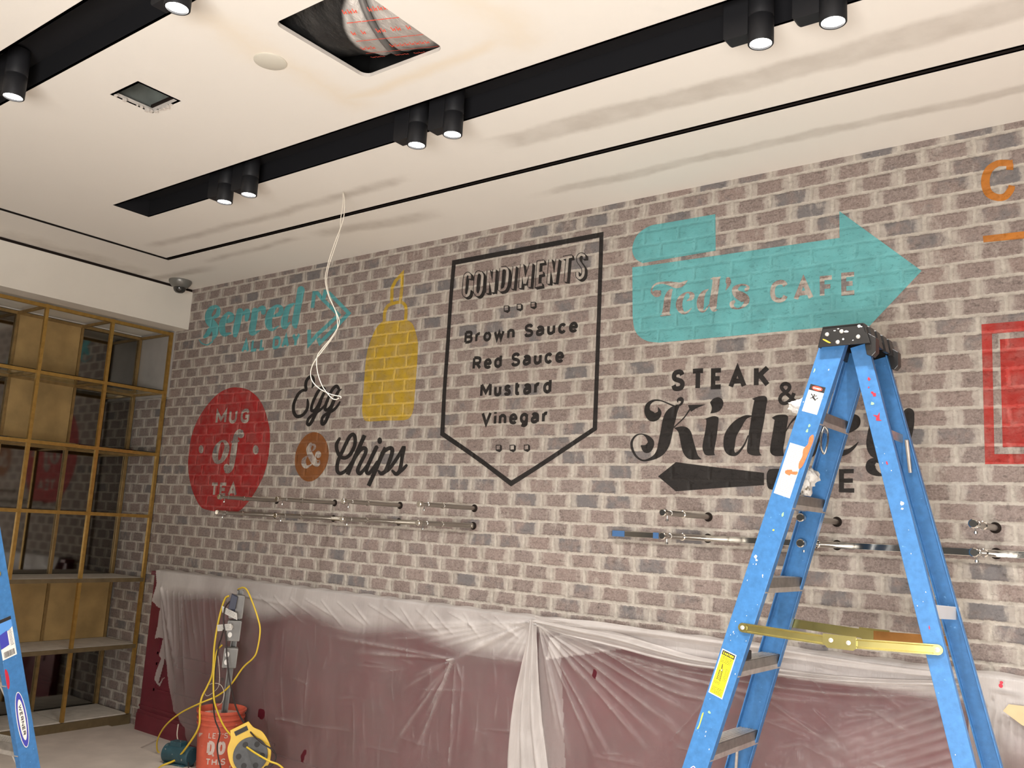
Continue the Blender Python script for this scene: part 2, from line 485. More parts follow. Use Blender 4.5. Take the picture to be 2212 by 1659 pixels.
def crom(pts, sub=7, closed=False):
    """Catmull-Rom through points of any dimension"""
    P = [np.array(p, float) for p in pts]; n = len(P); out = []
    if n < 3 and not closed: return [tuple(p) for p in P]
    for i in range(n if closed else n - 1):
        p0 = P[(i - 1) % n] if closed or i > 0 else 2 * P[0] - P[1]
        p1 = P[i]; p2 = P[(i + 1) % n]
        p3 = P[(i + 2) % n] if closed or i + 2 < n else 2 * P[-1] - P[-2]
        for k in range(sub):
            t_ = k / sub
            out.append(tuple(.5 * ((2 * p1) + (-p0 + p2) * t_ + (2 * p0 - 5 * p1 + 4 * p2 - p3) * t_ ** 2 + (-p0 + 3 * p1 - 3 * p2 + p3) * t_ ** 3)))
    if not closed: out.append(tuple(P[-1]))
    return out

def outline(pts, sub=5):
    """closed outline; a point with a trailing 'c' is a corner, the runs between corners are smooth curves"""
    n = len(pts); cs = [i for i in range(n) if len(pts[i]) > 2]
    if not cs: return [(p[0], p[1]) for p in crom([q[:2] for q in pts], sub, True)]
    out = []
    for a, i in enumerate(cs):
        j = cs[(a + 1) % len(cs)]
        run = []; k = i
        while True:
            run.append(pts[k % n][:2]); k += 1
            if k % n == j: run.append(pts[j][:2]); break
        out += crom(run, sub)[:-1] if len(run) > 2 else [tuple(run[0])]
    return [(p[0], p[1]) for p in out]

def join_flat(a, b):
    n = len(a.v); a.v += b.v; a.f += [tuple(i + n for i in q) for q in b.f]
    for i, l in b.lay.items(): a.lay[i + n] = l

class Flat:
    """flat painted / printed shapes: 2D outlines and brush strokes mapped onto a surface by fn(x, y)"""
    def __init__(s, fn): s.fn = fn; s.v = []; s.f = []; s.lay = {}; s.k = 0
    def mark(s, k0):
        s.k += 1; n = len(s.v) - k0
        for i in range(n): s.lay[k0 + i] = (s.k % 8) * 2.2e-5 + 2e-5 * i / max(n, 1)
    def poly(s, loops):
        if not isinstance(loops[0][0], (tuple, list)): loops = [loops]
        k = len(s.v); flat = [p for l in loops for p in l]
        s.v += [tuple(s.fn(x, y)) for x, y in flat]
        s.f += [tuple(i + k for i in t_) for t_ in tessellate_polygon([[Vector((x, y, 0)) for x, y in l] for l in loops])]
        s.k += 1
        for i in range(k, len(s.v)): s.lay[i] = (s.k % 8) * 2.2e-5
        return s
    def ell(s, cx, cy, rx, ry, rot=0, n=28):
        c, q = math.cos(rot), math.sin(rot)
        return s.poly([(cx + rx * math.cos(a) * c - ry * math.sin(a) * q, cy + rx * math.cos(a) * q + ry * math.sin(a) * c) for a in [2 * math.pi * i / n for i in range(n)]])
    def stroke(s, pts, w=None, smooth=True, caps=True, sub=7, closed=False):
        """a brush stroke through (x, y[, width])"""
        if w is not None: pts = [(p[0], p[1], w) for p in pts]
        q = crom(pts, sub, closed) if (smooth and len(pts) > 2) else [tuple(map(float, p)) for p in pts]
        n = len(q)
        def nrm(i, j):
            dx_, dy_ = q[j][0] - q[i][0], q[j][1] - q[i][1]; l = math.hypot(dx_, dy_) or 1e-9
            return -dy_ / l, dx_ / l
        segs = range(n if closed else n - 1); k_first = len(s.v)
        if smooth:
            k = len(s.v)
            for i in range(n):
                a, b_ = ((i - 1) % n, (i + 1) % n) if closed else (max(i - 1, 0), min(i + 1, n - 1))
                nx, ny = nrm(a, b_); h = max(q[i][2], 1e-6) / 2
                s.v.append(tuple(s.fn(q[i][0] + nx * h, q[i][1] + ny * h))); s.v.append(tuple(s.fn(q[i][0] - nx * h, q[i][1] - ny * h)))
            for i in segs:
                j = (i + 1) % n
                s.f.append((k + 2 * i, k + 2 * i + 1, k + 2 * j + 1, k + 2 * j))
        else:
            for i in segs:
                j = (i + 1) % n; nx, ny = nrm(i, j); h = q[i][2] / 2; k = len(s.v)
                for (a, sg) in ((i, 1), (i, -1), (j, -1), (j, 1)):
                    s.v.append(tuple(s.fn(q[a][0] + nx * h * sg, q[a][1] + ny * h * sg)))
                s.f.append((k, k + 1, k + 2, k + 3))
            # mitre the corners with small squares
            for i in range(0 if closed else 1, n if closed else n - 1):
                a, b_ = (i - 1) % n, (i + 1) % n
                n1 = nrm(a, i); n2 = nrm(i, b_); h = q[i][2] / 2
                bx, by = n1[0] + n2[0], n1[1] + n2[1]; l2 = bx * bx + by * by
                if l2 < .35: continue
                mx, my = 2 * bx / l2 * h, 2 * by / l2 * h
                sg = 1 if (n1[0] * n2[1] - n1[1] * n2[0]) < 0 else -1
                x_, y_ = q[i][0], q[i][1]; k = len(s.v)
                for px_, py_ in ((x_, y_), (x_ + n1[0] * h * sg, y_ + n1[1] * h * sg), (x_ + mx * sg, y_ + my * sg), (x_ + n2[0] * h * sg, y_ + n2[1] * h * sg)):
                    s.v.append(tuple(s.fn(px_, py_)))
                s.f.append((k, k + 1, k + 2, k + 3))
        s.mark(k_first)
        if caps and smooth and not closed:
            for e in (0, n - 1):
                if q[e][2] > 1e-4: s.ell(q[e][0], q[e][1], q[e][2] / 2, q[e][2] / 2, 0, 14)
        return s
    def build(s, name, material, parent=None, facing=(0, -1, 0)):
        f = Vector(facing).normalized(); fs = []
        s.v = [tuple(Vector(v_) + f * s.lay.get(i, 0)) for i, v_ in enumerate(s.v)]
        for q in s.f:
            a, b_, c = (Vector(s.v[i]) for i in q[:3])
            fs.append(q if (b_ - a).cross(c - a).dot(f) >= 0 else tuple(reversed(q)))
        me = bpy.data.meshes.new(name); me.from_pydata(s.v, [], fs); me.update()
        return link_mesh(name, me, material, parent)

# ------------------------------------------------------------------ a plain sign painter's alphabet, drawn as strokes in a unit box
def L(*p): return ('l', p)
def C_(*p): return ('s', p)
GL = {
 'A': (.86, [L((0, 0), (.5, 1), (1, 0)), L((.2, .30), (.8, .30))]),
 'B': (.68, [L((0, 0), (0, 1)), C_((0, 1), (.55, 1), (.88, .92), (.93, .76), (.85, .6), (.55, .53), (0, .53)), C_((.55, .53), (.9, .44), (1, .27), (.9, .08), (.55, 0), (0, 0))]),
 'C': (.72, [C_((1, .78), (.84, .95), (.5, 1), (.14, .88), (0, .64), (0, .36), (.14, .12), (.5, 0), (.84, .05), (1, .22))]),
 'D': (.74, [L((0, 0), (0, 1)), C_((0, 1), (.5, 1), (.88, .88), (1, .62), (1, .38), (.88, .12), (.5, 0), (0, 0))]),
 'E': (.60, [L((1, 1), (0, 1), (0, 0), (1, 0)), L((0, .51), (.85, .51))]),
 'F': (.58, [L((1, 1), (0, 1), (0, 0)), L((0, .50), (.85, .50))]),
 'G': (.76, [C_((1, .80), (.84, .95), (.5, 1), (.14, .88), (0, .64), (0, .36), (.14, .12), (.5, 0), (.84, .04), (1, .14)), L((1, .06), (1, .46), (.55, .46))]),
 'H': (.72, [L((0, 0), (0, 1)), L((1, 0), (1, 1)), L((0, .5), (1, .5))]),
 'I': (.17, [L((.5, 0), (.5, 1))]),
 'K': (.72, [L((0, 0), (0, 1)), L((1, 1), (0, .40)), L((.32, .60), (1, 0))]),
 'L': (.56, [L((0, 1), (0, 0), (1, 0))]),
 'M': (.90, [L((0, 0), (0, 1), (.5, .28), (1, 1), (1, 0))]),
 'N': (.74, [L((0, 0), (0, 1), (1, 0), (1, 1))]),
 'O': (.80, [C_((.5, 1), (.14, .88), (0, .62), (0, .38), (.14, .12), (.5, 0), (.86, .12), (1, .38), (1, .62), (.86, .88), (.5, 1))]),
 'P': (.66, [L((0, 0), (0, 1)), C_((0, 1), (.55, 1), (.92, .9), (1, .72), (.9, .52), (.55, .44), (0, .44))]),
 'R': (.70, [L((0, 0), (0, 1)), C_((0, 1), (.55, 1), (.9, .9), (.97, .73), (.88, .54), (.55, .46), (0, .46)), L((.5, .46), (1, 0))]),
 'S': (.66, [C_((.95, .80), (.80, .96), (.5, 1), (.15, .93), (.03, .75), (.15, .59), (.5, .51), (.85, .42), (1, .25), (.87, .06), (.5, 0), (.15, .04), (0, .22))]),
 'T': (.72, [L((0, 1), (1, 1)), L((.5, 1), (.5, 0))]),
 'U': (.74, [C_((0, 1), (0, .6), (0, .32), (.14, .1), (.5, 0), (.86, .1), (1, .32), (1, .6), (1, 1))]),
 'V': (.80, [L((0, 1), (.5, 0), (1, 1))]),
 'W': (1.1, [L((0, 1), (.27, 0), (.5, .8), (.73, 0), (1, 1))]),
 'Y': (.82, [L((0, 1), (.5, .45), (1, 1)), L((.5, .45), (.5, 0))]),
 "'": (.17, [L((.5, 1), (.5, .75))]),
 'a': (.60, [C_((.05, .58), (.25, .69), (.6, .70), (.92, .60), (1, .42)), L((1, .45), (1, 0)), C_((1, .38), (.55, .40), (.12, .34), (0, .18), (.15, .03), (.5, 0), (.85, .08), (1, .20))]),
 'c': (.56, [C_((1, .56), (.82, .68), (.5, .71), (.13, .60), (0, .36), (.13, .11), (.5, 0), (.82, .03), (1, .16))]),
 'd': (.60, [L((1, 1), (1, 0)), C_((1, .5), (.8, .67), (.5, .71), (.13, .6), (0, .36), (.13, .11), (.5, 0), (.8, .04), (1, .2))]),
 'e': (.60, [C_((.02, .36), (1, .36), (.97, .52), (.82, .66), (.5, .71), (.13, .6), (0, .36), (.13, .1), (.5, 0), (.82, .02), (.97, .12))]),
 'g': (.60, [C_((1, .5), (.8, .67), (.5, .71), (.13, .6), (0, .38), (.13, .14), (.5, .03), (.8, .07), (1, .22)), C_((1, .71), (1, .35), (1, 0), (.92, -.2), (.55, -.28), (.1, -.2))]),
 'i': (.17, [L((.5, 0), (.5, .71)), L((.5, .90), (.5, 1.05))]),
 'n': (.58, [L((0, 0), (0, .71)), C_((0, .48), (.18, .66), (.5, .71), (.88, .62), (1, .42), (1, .2), (1, 0))]),
 'o': (.62, [C_((.5, .71), (.13, .6), (0, .36), (.13, .11), (.5, 0), (.87, .11), (1, .36), (.87, .6), (.5, .71))]),
 'r': (.46, [L((0, 0), (0, .71)), C_((0, .46), (.3, .66), (.7, .72), (1, .70))]),
 's': (.54, [C_((.93, .55), (.75, .68), (.45, .71), (.12, .64), (.08, .49), (.3, .40), (.7, .33), (.97, .21), (.9, .06), (.5, 0), (.15, .03), (0, .15))]),
 't': (.52, [L((.35, .95), (.35, .2)), C_((.35, .25), (.4, .05), (.65, 0), (1, .03)), L((0, .68), (1, .68))]),
 'u': (.58, [C_((0, .71), (0, .45), (0, .25), (.12, .06), (.45, 0), (.82, .06), (1, .25)), L((1, .71), (1, 0))]),
 'w': (.84, [L((0, .71), (.26, 0), (.5, .6), (.74, 0), (1, .71))]),
}
def word_width(text, tr=.16, gap=.42):
    w = 0
    for ch in text: w += gap if ch == ' ' else GL[ch][0] + tr
    return w - tr
def letter(fl, ch, x0, x1, y0, cap, wt, slant=0.0):
    """one letter between x0 and x1 standing on y0 (y upwards)"""
    q = wt / 2
    for kind, pts in GL[ch][1]:
        pp = []
        for x, y in pts:
            yy = y0 + q + y * (cap - wt)
            xx = x0 + q + x * (x1 - x0 - wt) if x1 - x0 > wt else (x0 + x1) / 2
            pp.append((xx + slant * (yy - y0), yy, wt))
        fl.stroke(pp, smooth=(kind == 's'), caps=False, sub=5)
def word(fl, text, x0, x1, y0, cap, wt=.17, tr=.16, gap=.42, slant=0.0):
    k = (x1 - x0) / word_width(text, tr, gap); x = x0
    for ch in text:
        if ch == ' ': x += gap * k - tr * k + tr * k; continue
        w = GL[ch][0] * k
        letter(fl, ch, x, x + w, y0, cap, wt * cap, slant); x += w + tr * k

# ------------------------------------------------------------------ room shell
XW0, XW1 = -.66, 10.0
wall = MB().add([(XW0, 0, -.02), (XW1, 0, -.02), (XW1, 0, 3.6), (XW0, 0, 3.6), (XW0, .12, -.02), (XW1, .12, -.02), (XW1, .12, 3.6), (XW0, .12, 3.6)],
                [(0, 1, 2, 3), (5, 4, 7, 6), (4, 0, 3, 7), (1, 5, 6, 2), (3, 2, 6, 7), (4, 5, 1, 0)]).build('wall_back', 'brick')
struct(wall, 'long limewashed brick wall painted with cafe signs', 'wall')

fl_ = MB().box((-.8, -9, -.1), (XW1, .12, 0)).build('floor', 'floor')
struct(fl_, 'dusty pale concrete floor', 'floor')

# ceiling with the openings cut in it
HOLES = {'track': (1.34, 9.6, -1.41, -1.20), 'track2': (1.9, 9.6, -2.61, -2.41), 'hatch': (2.692, 2.892, -2.173, -1.993),
         'duct': (3.760, 4.185, -2.154, -1.690), 'gapx': (.594, 10.0, -.618, -.600), 'gapy': (.594, .612, -8.8, -.618)}
def ceiling():
    xs = sorted({-.7, XW1, .03} | {h[0] for h in HOLES.values()} | {h[1] for h in HOLES.values()})
    ys = sorted({-9.0, 0.0} | {h[2] for h in HOLES.values()} | {h[3] for h in HOLES.values()})
    vid = {}; vs = []; fs = []
    def V(x, y):
        if (x, y) not in vid: vid[(x, y)] = len(vs); vs.append((x, y, H))
        return vid[(x, y)]
    inside = lambda x, y: any(h[0] < x < h[1] and h[2] < y < h[3] for h in HOLES.values())
    for i in range(len(xs) - 1):
        for j in range(len(ys) - 1):
            if inside((xs[i] + xs[i + 1]) / 2, (ys[j] + ys[j + 1]) / 2): continue
            fs.append((V(xs[i], ys[j]), V(xs[i], ys[j + 1]), V(xs[i + 1], ys[j + 1]), V(xs[i + 1], ys[j])))
    # rounded corners of the duct opening
    a = HOLES['duct']; r = .035
    for sx, sy in ((0, 2), (0, 3), (1, 2), (1, 3)):
        cx = a[sx] + (r if sx == 0 else -r); cy = a[sy] + (r if sy == 2 else -r)
        k = len(vs); vs.append((a[sx], a[sy], H))
        for q in range(7):
            an = math.pi / 2 * q / 6
            vs.append((cx + (-r if sx == 0 else r) * math.cos(an), cy + (-r if sy == 2 else r) * math.sin(an), H))
        for q in range(6):
            f = (k, k + 1 + q, k + 2 + q)
            p0, p1, p2 = (Vector(vs[i]) for i in f)
            fs.append(f if (p1 - p0).cross(p2 - p0).z < 0 else f[::-1])
    me = bpy.data.meshes.new('ceiling'); me.from_pydata(vs, [], fs); me.update()
    return link_mesh('ceiling', me, 'ceiling')
ceil = struct(ceiling(), 'primed white ceiling with grey filler bands', 'ceiling')
def channel(name, x0, x1, y0, y1, h, material, label=None, z0=0.0, top=True):
    """an upside-down trough above the ceiling plane"""
    z1 = H + h; zz = H + z0
    mb = MB()
    t_ = .012
    mb.box((x0 - t_, y0 - t_, zz), (x0, y1 + t_, z1)); mb.box((x1, y0 - t_, zz), (x1 + t_, y1 + t_, z1))
    mb.box((x0, y0 - t_, zz), (x1, y0, z1)); mb.box((x0, y1, zz), (x1, y1 + t_, z1))
    if top: mb.box((x0 - t_, y0 - t_, z1), (x1 + t_, y1 + t_, z1 + t_))
    ob = mb.build(name, material, ceil)
    if label: ob['label'] = label
    return ob
channel('track_recess', *HOLES['track'], .10, 'recess', 'long black lighting recess')
channel('track_recess', *HOLES['track2'], .10, 'recess', 'black lighting recess')
channel('shadow_gap', *HOLES['gapx'], .03, 'gap', 'narrow dark gap along the brick wall')
channel('shadow_gap', *HOLES['gapy'], .03, 'gap', 'narrow dark gap along the left wall')
channel('hatch_rim', *HOLES['hatch'], .016, 'board_edge', 'ragged cut edge', top=False)

def duct_rim():
    a = HOLES['duct']; r = .035; pts = []
    for cx, cy, st in ((a[1] - r, a[3] - r, 0), (a[0] + r, a[3] - r, 90), (a[0] + r, a[2] + r, 180), (a[1] - r, a[2] + r, 270)):
        for q in range(7):
            an = math.radians(st + 15 * q); pts.append((cx + r * math.cos(an), cy + r * math.sin(an)))
    n = len(pts); vs = []; fs = []
    for z in (H, H + .016): vs += [(x, y, z) for x, y in pts]
    fs = [(i, n + i, n + (i + 1) % n, (i + 1) % n) for i in range(n)]
    me = bpy.data.meshes.new('duct_opening_rim'); me.from_pydata(vs, [], fs); me.update()
    ob = link_mesh('duct_opening_rim', me, 'board_edge', ceil); ob['label'] = 'pale cut plasterboard rim with rounded corners'
duct_rim()

# bulkhead over the shelving niche (the left wall), with the dark gap at its head
wl_ = MB()
wl_.box((-.17, -9, 3.062), (0, 0, H - .022))
wl_.box((-.17, -9, H - .022), (-.03, 0, H + .06))
wl_ = wl_.build('wall_left', 'white_wall'); struct(wl_, 'white plaster bulkhead above the brass shelving', 'wall')
gp = MB().box((-.03, -9, H - .0215), (-.006, -.002, H + .03)).build('shadow_gap', 'gap', wl_); gp['label'] = 'dark gap where the bulkhead meets the ceiling'
ni = MB(); ni.box((-.80, -9, 0), (-.665, .12, 3.4)); ni = ni.build('wall_niche', 'white_wall'); struct(ni, 'back of the shelving niche', 'wall')
so = MB().box((-.665, -9, 3.066), (-.17, 0, 3.12)).build('trim_1', 'white_wall'); struct(so, 'white soffit over the shelving niche', 'trim')
sp = MB().box((-.664, -.016, 2.52), (-.17, -.002, 3.066)).build('trim_2', 'grey_film'); struct(sp, 'smooth grey filmed panel on the niche side wall above the brick', 'trim')

# burgundy wainscot
wp = MB()
WX = .02
wp.box((WX, -.06, 0), (XW1, 0, 1.125))
wp.box((WX - .012, -.075, 0), (XW1, -.06, .12)); wp.box((WX - .01, -.070, .12), (1.6, -.06, .145)); wp.box((WX - .006, -.066, .165), (1.6, -.06, .180))
x = WX + .16
while x < .9:
    for (z0, z1) in ((.30, .50), (.56, 1.02)):
        for a, b_ in (((x, z0), (x + .82, z0 + .018)), ((x, z1 - .018), (x + .82, z1)), ((x, z0), (x + .018, z1)), ((x + .802, z0), (x + .82, z1))):
            wp.box((a[0], -.068, a[1]), (b_[0], -.06, b_[1]))
    x += 1.0
wp = wp.build('baseboard_back', 'burgundy'); struct(wp, 'burgundy panelled wainscot below the brick', 'wall panelling')
lg = MB().box((WX - .015, -.085, 1.125), (XW1, 0, 1.156)).build('ledge', 'burgundy', wp, bevel=.004); lg['label'] = 'burgundy top ledge'

fs_ = MB().prism([(-.19, -.185), (.42, -.135), (.55, -.35), (6.5, -.60), (6.5, -6.0), (-.19, -6.0)], .001, .012, lambda x, y, d: (x, y, d)).build('floor_board', 'floorsheet')
tag(fs_, 'pale dusty protection board lying on the floor before the shelving', 'floor protection')

# ------------------------------------------------------------------ signs painted on the brick
def crop(ox, oy, sc, y=-.0012):
    """coordinates measured in an enlarged part of the photograph -> the brick wall"""
    def fn(a, b_): return at(ox + a / sc, oy + b_ / sc, 1, y)
    return fn
def wallmap(y=-.0012):
    return lambda a, b_: Vector((a, y, b_))
def wx(fn, a, b_):
    p_ = fn(a, b_); return p_.x, p_.z
LAY = -.0024
def sign_word(fl, fn, text, a0, a1, cap_px, wt=.17, tr=.16, gap=.42, slant=0.0, drop=0.0):
    """a line of lettering from crop point a0 to a1 (the ends of its foot), cap_px tall at its middle"""
    x0, z0 = wx(fn, *a0); x1, z1 = wx(fn, *a1)
    mid = ((a0[0] + a1[0]) / 2, (a0[1] + a1[1]) / 2)
    zt = wx(fn, mid[0], mid[1] - cap_px)[1]; zb = (z0 + z1) / 2
    k = Flat(lambda x, z: Vector((x, fl.fn_y, z + (x - (x0 + x1) / 2) * (z1 - z0) / (x1 - x0))))
    word(k, text, x0, x1, zb, zt - zb, wt, tr, gap, slant)
    join_flat(fl, k)
def F(fn, y=-.0012):
    f = Flat(fn); f.fn_y = y; return f

# --- condiments pennant
fn = crop(920, 480, 2.7645)
f = F(fn)
f.poly([outline([(157, 228, 'c'), (1061, 57, 'c'), (1052, 350), (1040, 700), (1030, 1000), (1022, 1240, 'c'), (700, 1455), (508, 1578, 'c'), (300, 1420), (85, 1272, 'c'), (100, 1000), (118, 750), (140, 430)]),
        outline([(178, 254, 'c'), (160, 450), (140, 750), (122, 1000), (111, 1256, 'c'), (310, 1395), (510, 1543, 'c'), (690, 1430), (996, 1226, 'c'), (1005, 1000), (1016, 700), (1028, 350), (1036, 92, 'c')])])
# frame edges slightly uneven, as brushed by hand
for txt, a0, a1, cap in (('Brown Sauce', (228, 727), (905, 657), 80), ('Red Sauce', (277, 884), (822, 838), 84),
                         ('Mustard', (322, 1047), (748, 1022), 88), ('Vinegar', (328, 1216), (730, 1199), 86)):
    sign_word(f, fn, txt, a0, a1, cap, .23, .20, .52)
sq1 = [(480, 517), (557, 507), (640, 495)]; sq2 = [(432, 1348), (515, 1348), (600, 1347)]
for cx, cy in sq1 + sq2:
    f.poly([(cx - 15, cy - 18), (cx + 12, cy - 20), (cx + 22, cy - 12), (cx + 22, cy + 14), (cx + 8, cy + 26), (cx - 15, cy + 16)])
CON = [
 [('s', (245, 440), (248, 395), (215, 366), (182, 400), (170, 480), (160, 590), (158, 670), (185, 706), (225, 685), (243, 610))],
 [('s', (408, 340), (365, 355), (342, 430), (333, 540), (330, 635), (358, 688), (395, 680), (425, 610), (437, 480), (440, 390), (408, 340))],
 [('l', (520, 665), (540, 318), (605, 650), (630, 300))],
 [('l', (735, 285), (705, 622)), ('s', (735, 285), (795, 280), (826, 320), (825, 420), (808, 540), (775, 605), (705, 622))],
 [('l', (940, 250), (905, 598))],
 [('l', (1022, 585), (1052, 222), (1095, 520), (1195, 205), (1165, 570))],
 [('l', (1395, 175), (1308, 190), (1282, 548), (1362, 533)), ('l', (1295, 368), (1375, 350))],
 [('l', (1458, 520), (1490, 150), (1552, 500), (1600, 140))],
 [('l', (1688, 122), (1826, 98)), ('l', (1757, 112), (1725, 490))],
 [('s', (2012, 135), (2005, 85), (1965, 68), (1925, 100), (1922, 165), (1960, 225), (1998, 290), (1992, 385), (1950, 432), (1910, 405), (1904, 340))]]
fc = crop(980, 540, 7.135)
f2 = F(fc)
for strokes in CON:
    for k, *pts in strokes:
        for q in range(5):
            dx_, dy_ = 8.5 * q, 7 * q
            f2.stroke([(x + dx_, y + dy_) for x, y in pts], 62, smooth=(k == 's'), caps=False)
join_flat(f, f2)
cond = f.build('painted_menu_pennant', 'p_black', wall); cond['label'] = 'black painted pennant listing condiments'
f3 = F(crop(980, 540, 7.135, LAY), LAY)
for strokes in CON:
    for k, *pts in strokes: f3.stroke(pts, 40, smooth=(k == 's'), caps=False)
f4 = F(crop(920, 480, 2.7645, LAY), LAY)
for cx, cy in sq1 + sq2: f4.poly([(cx - 10, cy - 13), (cx + 10, cy - 15), (cx + 10, cy + 8), (cx - 10, cy + 10)])
join_flat(f3, f4)
f3.build('unpainted_letter_faces', 'brick', cond)

# --- turquoise arrow
fn = crop(1320, 430, 3.16)
f = F(fn)
f.poly(outline([(712, 103, 'c'), (714, 352, 'c'), (215, 437, 'c'), (170, 410), (147, 365), (148, 315), (172, 255), (215, 212), (275, 180), (340, 168, 'c')]))
f.poly(outline([(145, 466, 'c'), (240, 455, 'c'), (1560, 265, 'c'), (1558, 82, 'c'), (2120, 490, 'c'), (1765, 865, 'c'), (1562, 1065, 'c'), (1562, 866, 'c'), (330, 980, 'c'), (250, 970), (190, 935), (158, 880), (147, 800, 'c')]))
arrow = f.build('painted_arrow_sign', 'p_teal', wall); arrow['label'] = 'big turquoise painted arrow pointing right'
fn = crop(1390, 580, 9.217, LAY)
f = F(fn, LAY)
f.ell(265, 500, 88, 70)
f.stroke([(330, 455, 45), (310, 500, 60), (250, 520, 80), (185, 490, 60), (160, 440, 34), (190, 360, 30), (270, 300, 40), (400, 285, 50), (520, 300, 85), (640, 330, 120), (740, 325, 100), (820, 280, 60), (878, 236, 8)])
f.stroke([(575, 410, 30), (525, 470, 95), (485, 580, 135), (470, 700, 140), (452, 840, 145), (440, 925, 165)], caps=False)
f.stroke([(345, 942), (535, 922)], 26)
f.stroke([(860, 645, 14), (950, 595, 80), (965, 530, 105), (930, 490, 60), (870, 478, 26), (800, 520, 60), (735, 610, 110), (708, 720, 130), (735, 820, 110), (800, 885, 60), (880, 865, 40), (962, 785, 8)])
f.stroke([(1292, 412, 14), (1210, 470, 75), (1158, 560, 120), (1132, 680, 145), (1140, 790, 120), (1175, 850, 60), (1235, 830, 30), (1310, 720, 20)])
f.stroke([(1450, 175, 150), (1442, 300, 142), (1412, 500, 142), (1388, 690, 150), (1395, 800, 120), (1425, 835, 50), (1480, 815, 10)], caps=False)
f.stroke([(1345, 205), (1530, 170)], 22)
f.stroke([(1685, 215, 90), (1690, 265, 110), (1690, 320, 75), (1662, 390, 36), (1635, 438, 6)])
f.stroke([(2050, 420, 80), (2085, 375, 55), (2030, 330, 34), (1920, 332, 45), (1830, 400, 110), (1845, 490, 150), (1950, 560, 190), (2030, 610, 170), (2045, 680, 100), (1970, 765, 50), (1870, 800, 28), (1775, 765, 70), (1760, 700, 90), (1800, 660, 60)])
fn = crop(1320, 430, 3.16, LAY)
x = F(fn, LAY)
for ch, a0, a1, cap in (('C', (1087, 713), (1207, 702), 155), ('A', (1245, 700), (1382, 688), 155), ('F', (1425, 676), (1524, 668), 150), ('E', (1572, 661), (1678, 653), 158)):
    sign_word(x, fn, ch, a0, a1, cap, .205)
join_flat(f, x)
f.build('unpainted_lettering', 'brick', arrow)

# --- served all day
fn = crop(420, 600, 6.144)
f = F(fn)
f.stroke([(262, 525, 45), (305, 490, 55), (320, 420, 50), (288, 380, 36), (225, 415, 75), (185, 490, 85), (200, 570, 110), (262, 650, 110), (275, 740, 75), (240, 825, 26)])
f.stroke([(205, 690, 60), (175, 745, 60), (135, 785, 40)])
f.stroke([(62, 820, 10), (100, 870, 18), (170, 890, 16), (235, 850, 22)])
f.stroke([(405, 590, 30), (480, 555, 70), (500, 500, 55), (445, 470, 38), (385, 560, 75), (365, 660, 85), (395, 750, 65), (480, 735, 20)])
f.stroke([(605, 445, 85), (580, 560, 85), (552, 690, 85), (540, 765, 55)])
f.stroke([(600, 520, 26), (660, 470, 44), (705, 440, 66), (700, 500, 64), (690, 560, 45)])
f.stroke([(805, 440, 85), (790, 560, 85), (765, 690, 90), (775, 740, 60), (870, 700, 12)])
f.stroke([(800, 480, 30), (860, 420, 50), (910, 405, 70), (915, 460, 62)])
f.stroke([(1050, 510, 30), (1135, 475, 62), (1150, 400, 55), (1090, 375, 40), (1020, 450, 85), (985, 550, 95), (990, 640, 85), (1035, 690, 40), (1115, 640, 12)])
f.stroke([(1320, 345, 26), (1245, 395, 65), (1210, 500, 78), (1190, 600, 90), (1200, 650, 66), (1270, 590, 16)])
f.stroke([(1415, 160, 98), (1390, 300, 90), (1362, 450, 86), (1335, 600, 86), (1340, 650, 50)])
for ch, a0, a1, cap in (('A', (618, 1003), (722, 992), 175), ('L', (748, 985), (832, 976), 170), ('L', (862, 970), (932, 962), 165),
                        ('D', (1030, 952), (1135, 940), 170), ('A', (1150, 938), (1252, 926), 175), ('Y', (1280, 926), (1392, 914), 190)):
    sign_word(f, fn, ch, a0, a1, cap, .25)
f.stroke([(1565, 400), (1590, 200), (1630, 200), (1700, 285), (1915, 492), (1780, 620), (1640, 745), (1522, 880), (1522, 690)], 48, smooth=False)
f.stroke([(1715, 275), (1735, 185), (1790, 205), (2050, 470), (1890, 640), (1665, 865), (1640, 800)], 48, smooth=False)
q = f.build('painted_script_sign', 'p_teal2', wall); q['label'] = 'turquoise painted script with outlined arrow'

# --- round red tea sign
fn = crop(400, 830, 5.925)
f = F(fn)
f.poly(outline([(640, 40), (790, 65), (920, 160), (1010, 310), (1070, 520), (1085, 700), (1060, 950), (1010, 1150), (940, 1300), (850, 1450), (760, 1560), (690, 1620), (600, 1638), (430, 1632), (300, 1612), (200, 1570), (120, 1430), (70, 1280), (38, 1080), (45, 900), (70, 720), (110, 570), (180, 420), (280, 270), (400, 140), (520, 65)]))
tea = f.build('painted_round_sign', 'p_red', wall); tea['label'] = 'round red painted sign for tea'
fn = crop(400, 830, 5.925, LAY)
f = F(fn, LAY)
for ch, a0, a1, cap in (('M', (384, 513), (520, 508), 180), ('U', (553, 505), (655, 503), 180), ('G', (702, 500), (812, 497), 185),
                        ('T', (315, 1436), (412, 1436), 178), ('E', (432, 1436), (522, 1436), 178), ('A', (540, 1438), (656, 1438), 178)):
    sign_word(f, fn, ch, a0, a1, cap, .235)
f.stroke([(505, 735, 40), (535, 800, 65), (510, 900, 70), (460, 985, 46), (400, 985, 60), (385, 900, 76), (412, 800, 62), (455, 735, 26)], closed=True)
f.ell(712, 645, 42, 46)
f.stroke([(735, 600, 22), (690, 585, 22), (655, 640, 50), (638, 740, 72), (615, 900, 76), (592, 1050, 62), (562, 1120, 34), (525, 1120, 40)])
f.ell(530, 1070, 38, 52)
f.stroke([(600, 738), (682, 726)], 24)
f.ell(203, 833, 30, 52); f.ell(903, 840, 38, 58)
f.build('unpainted_lettering', 'brick', tea)

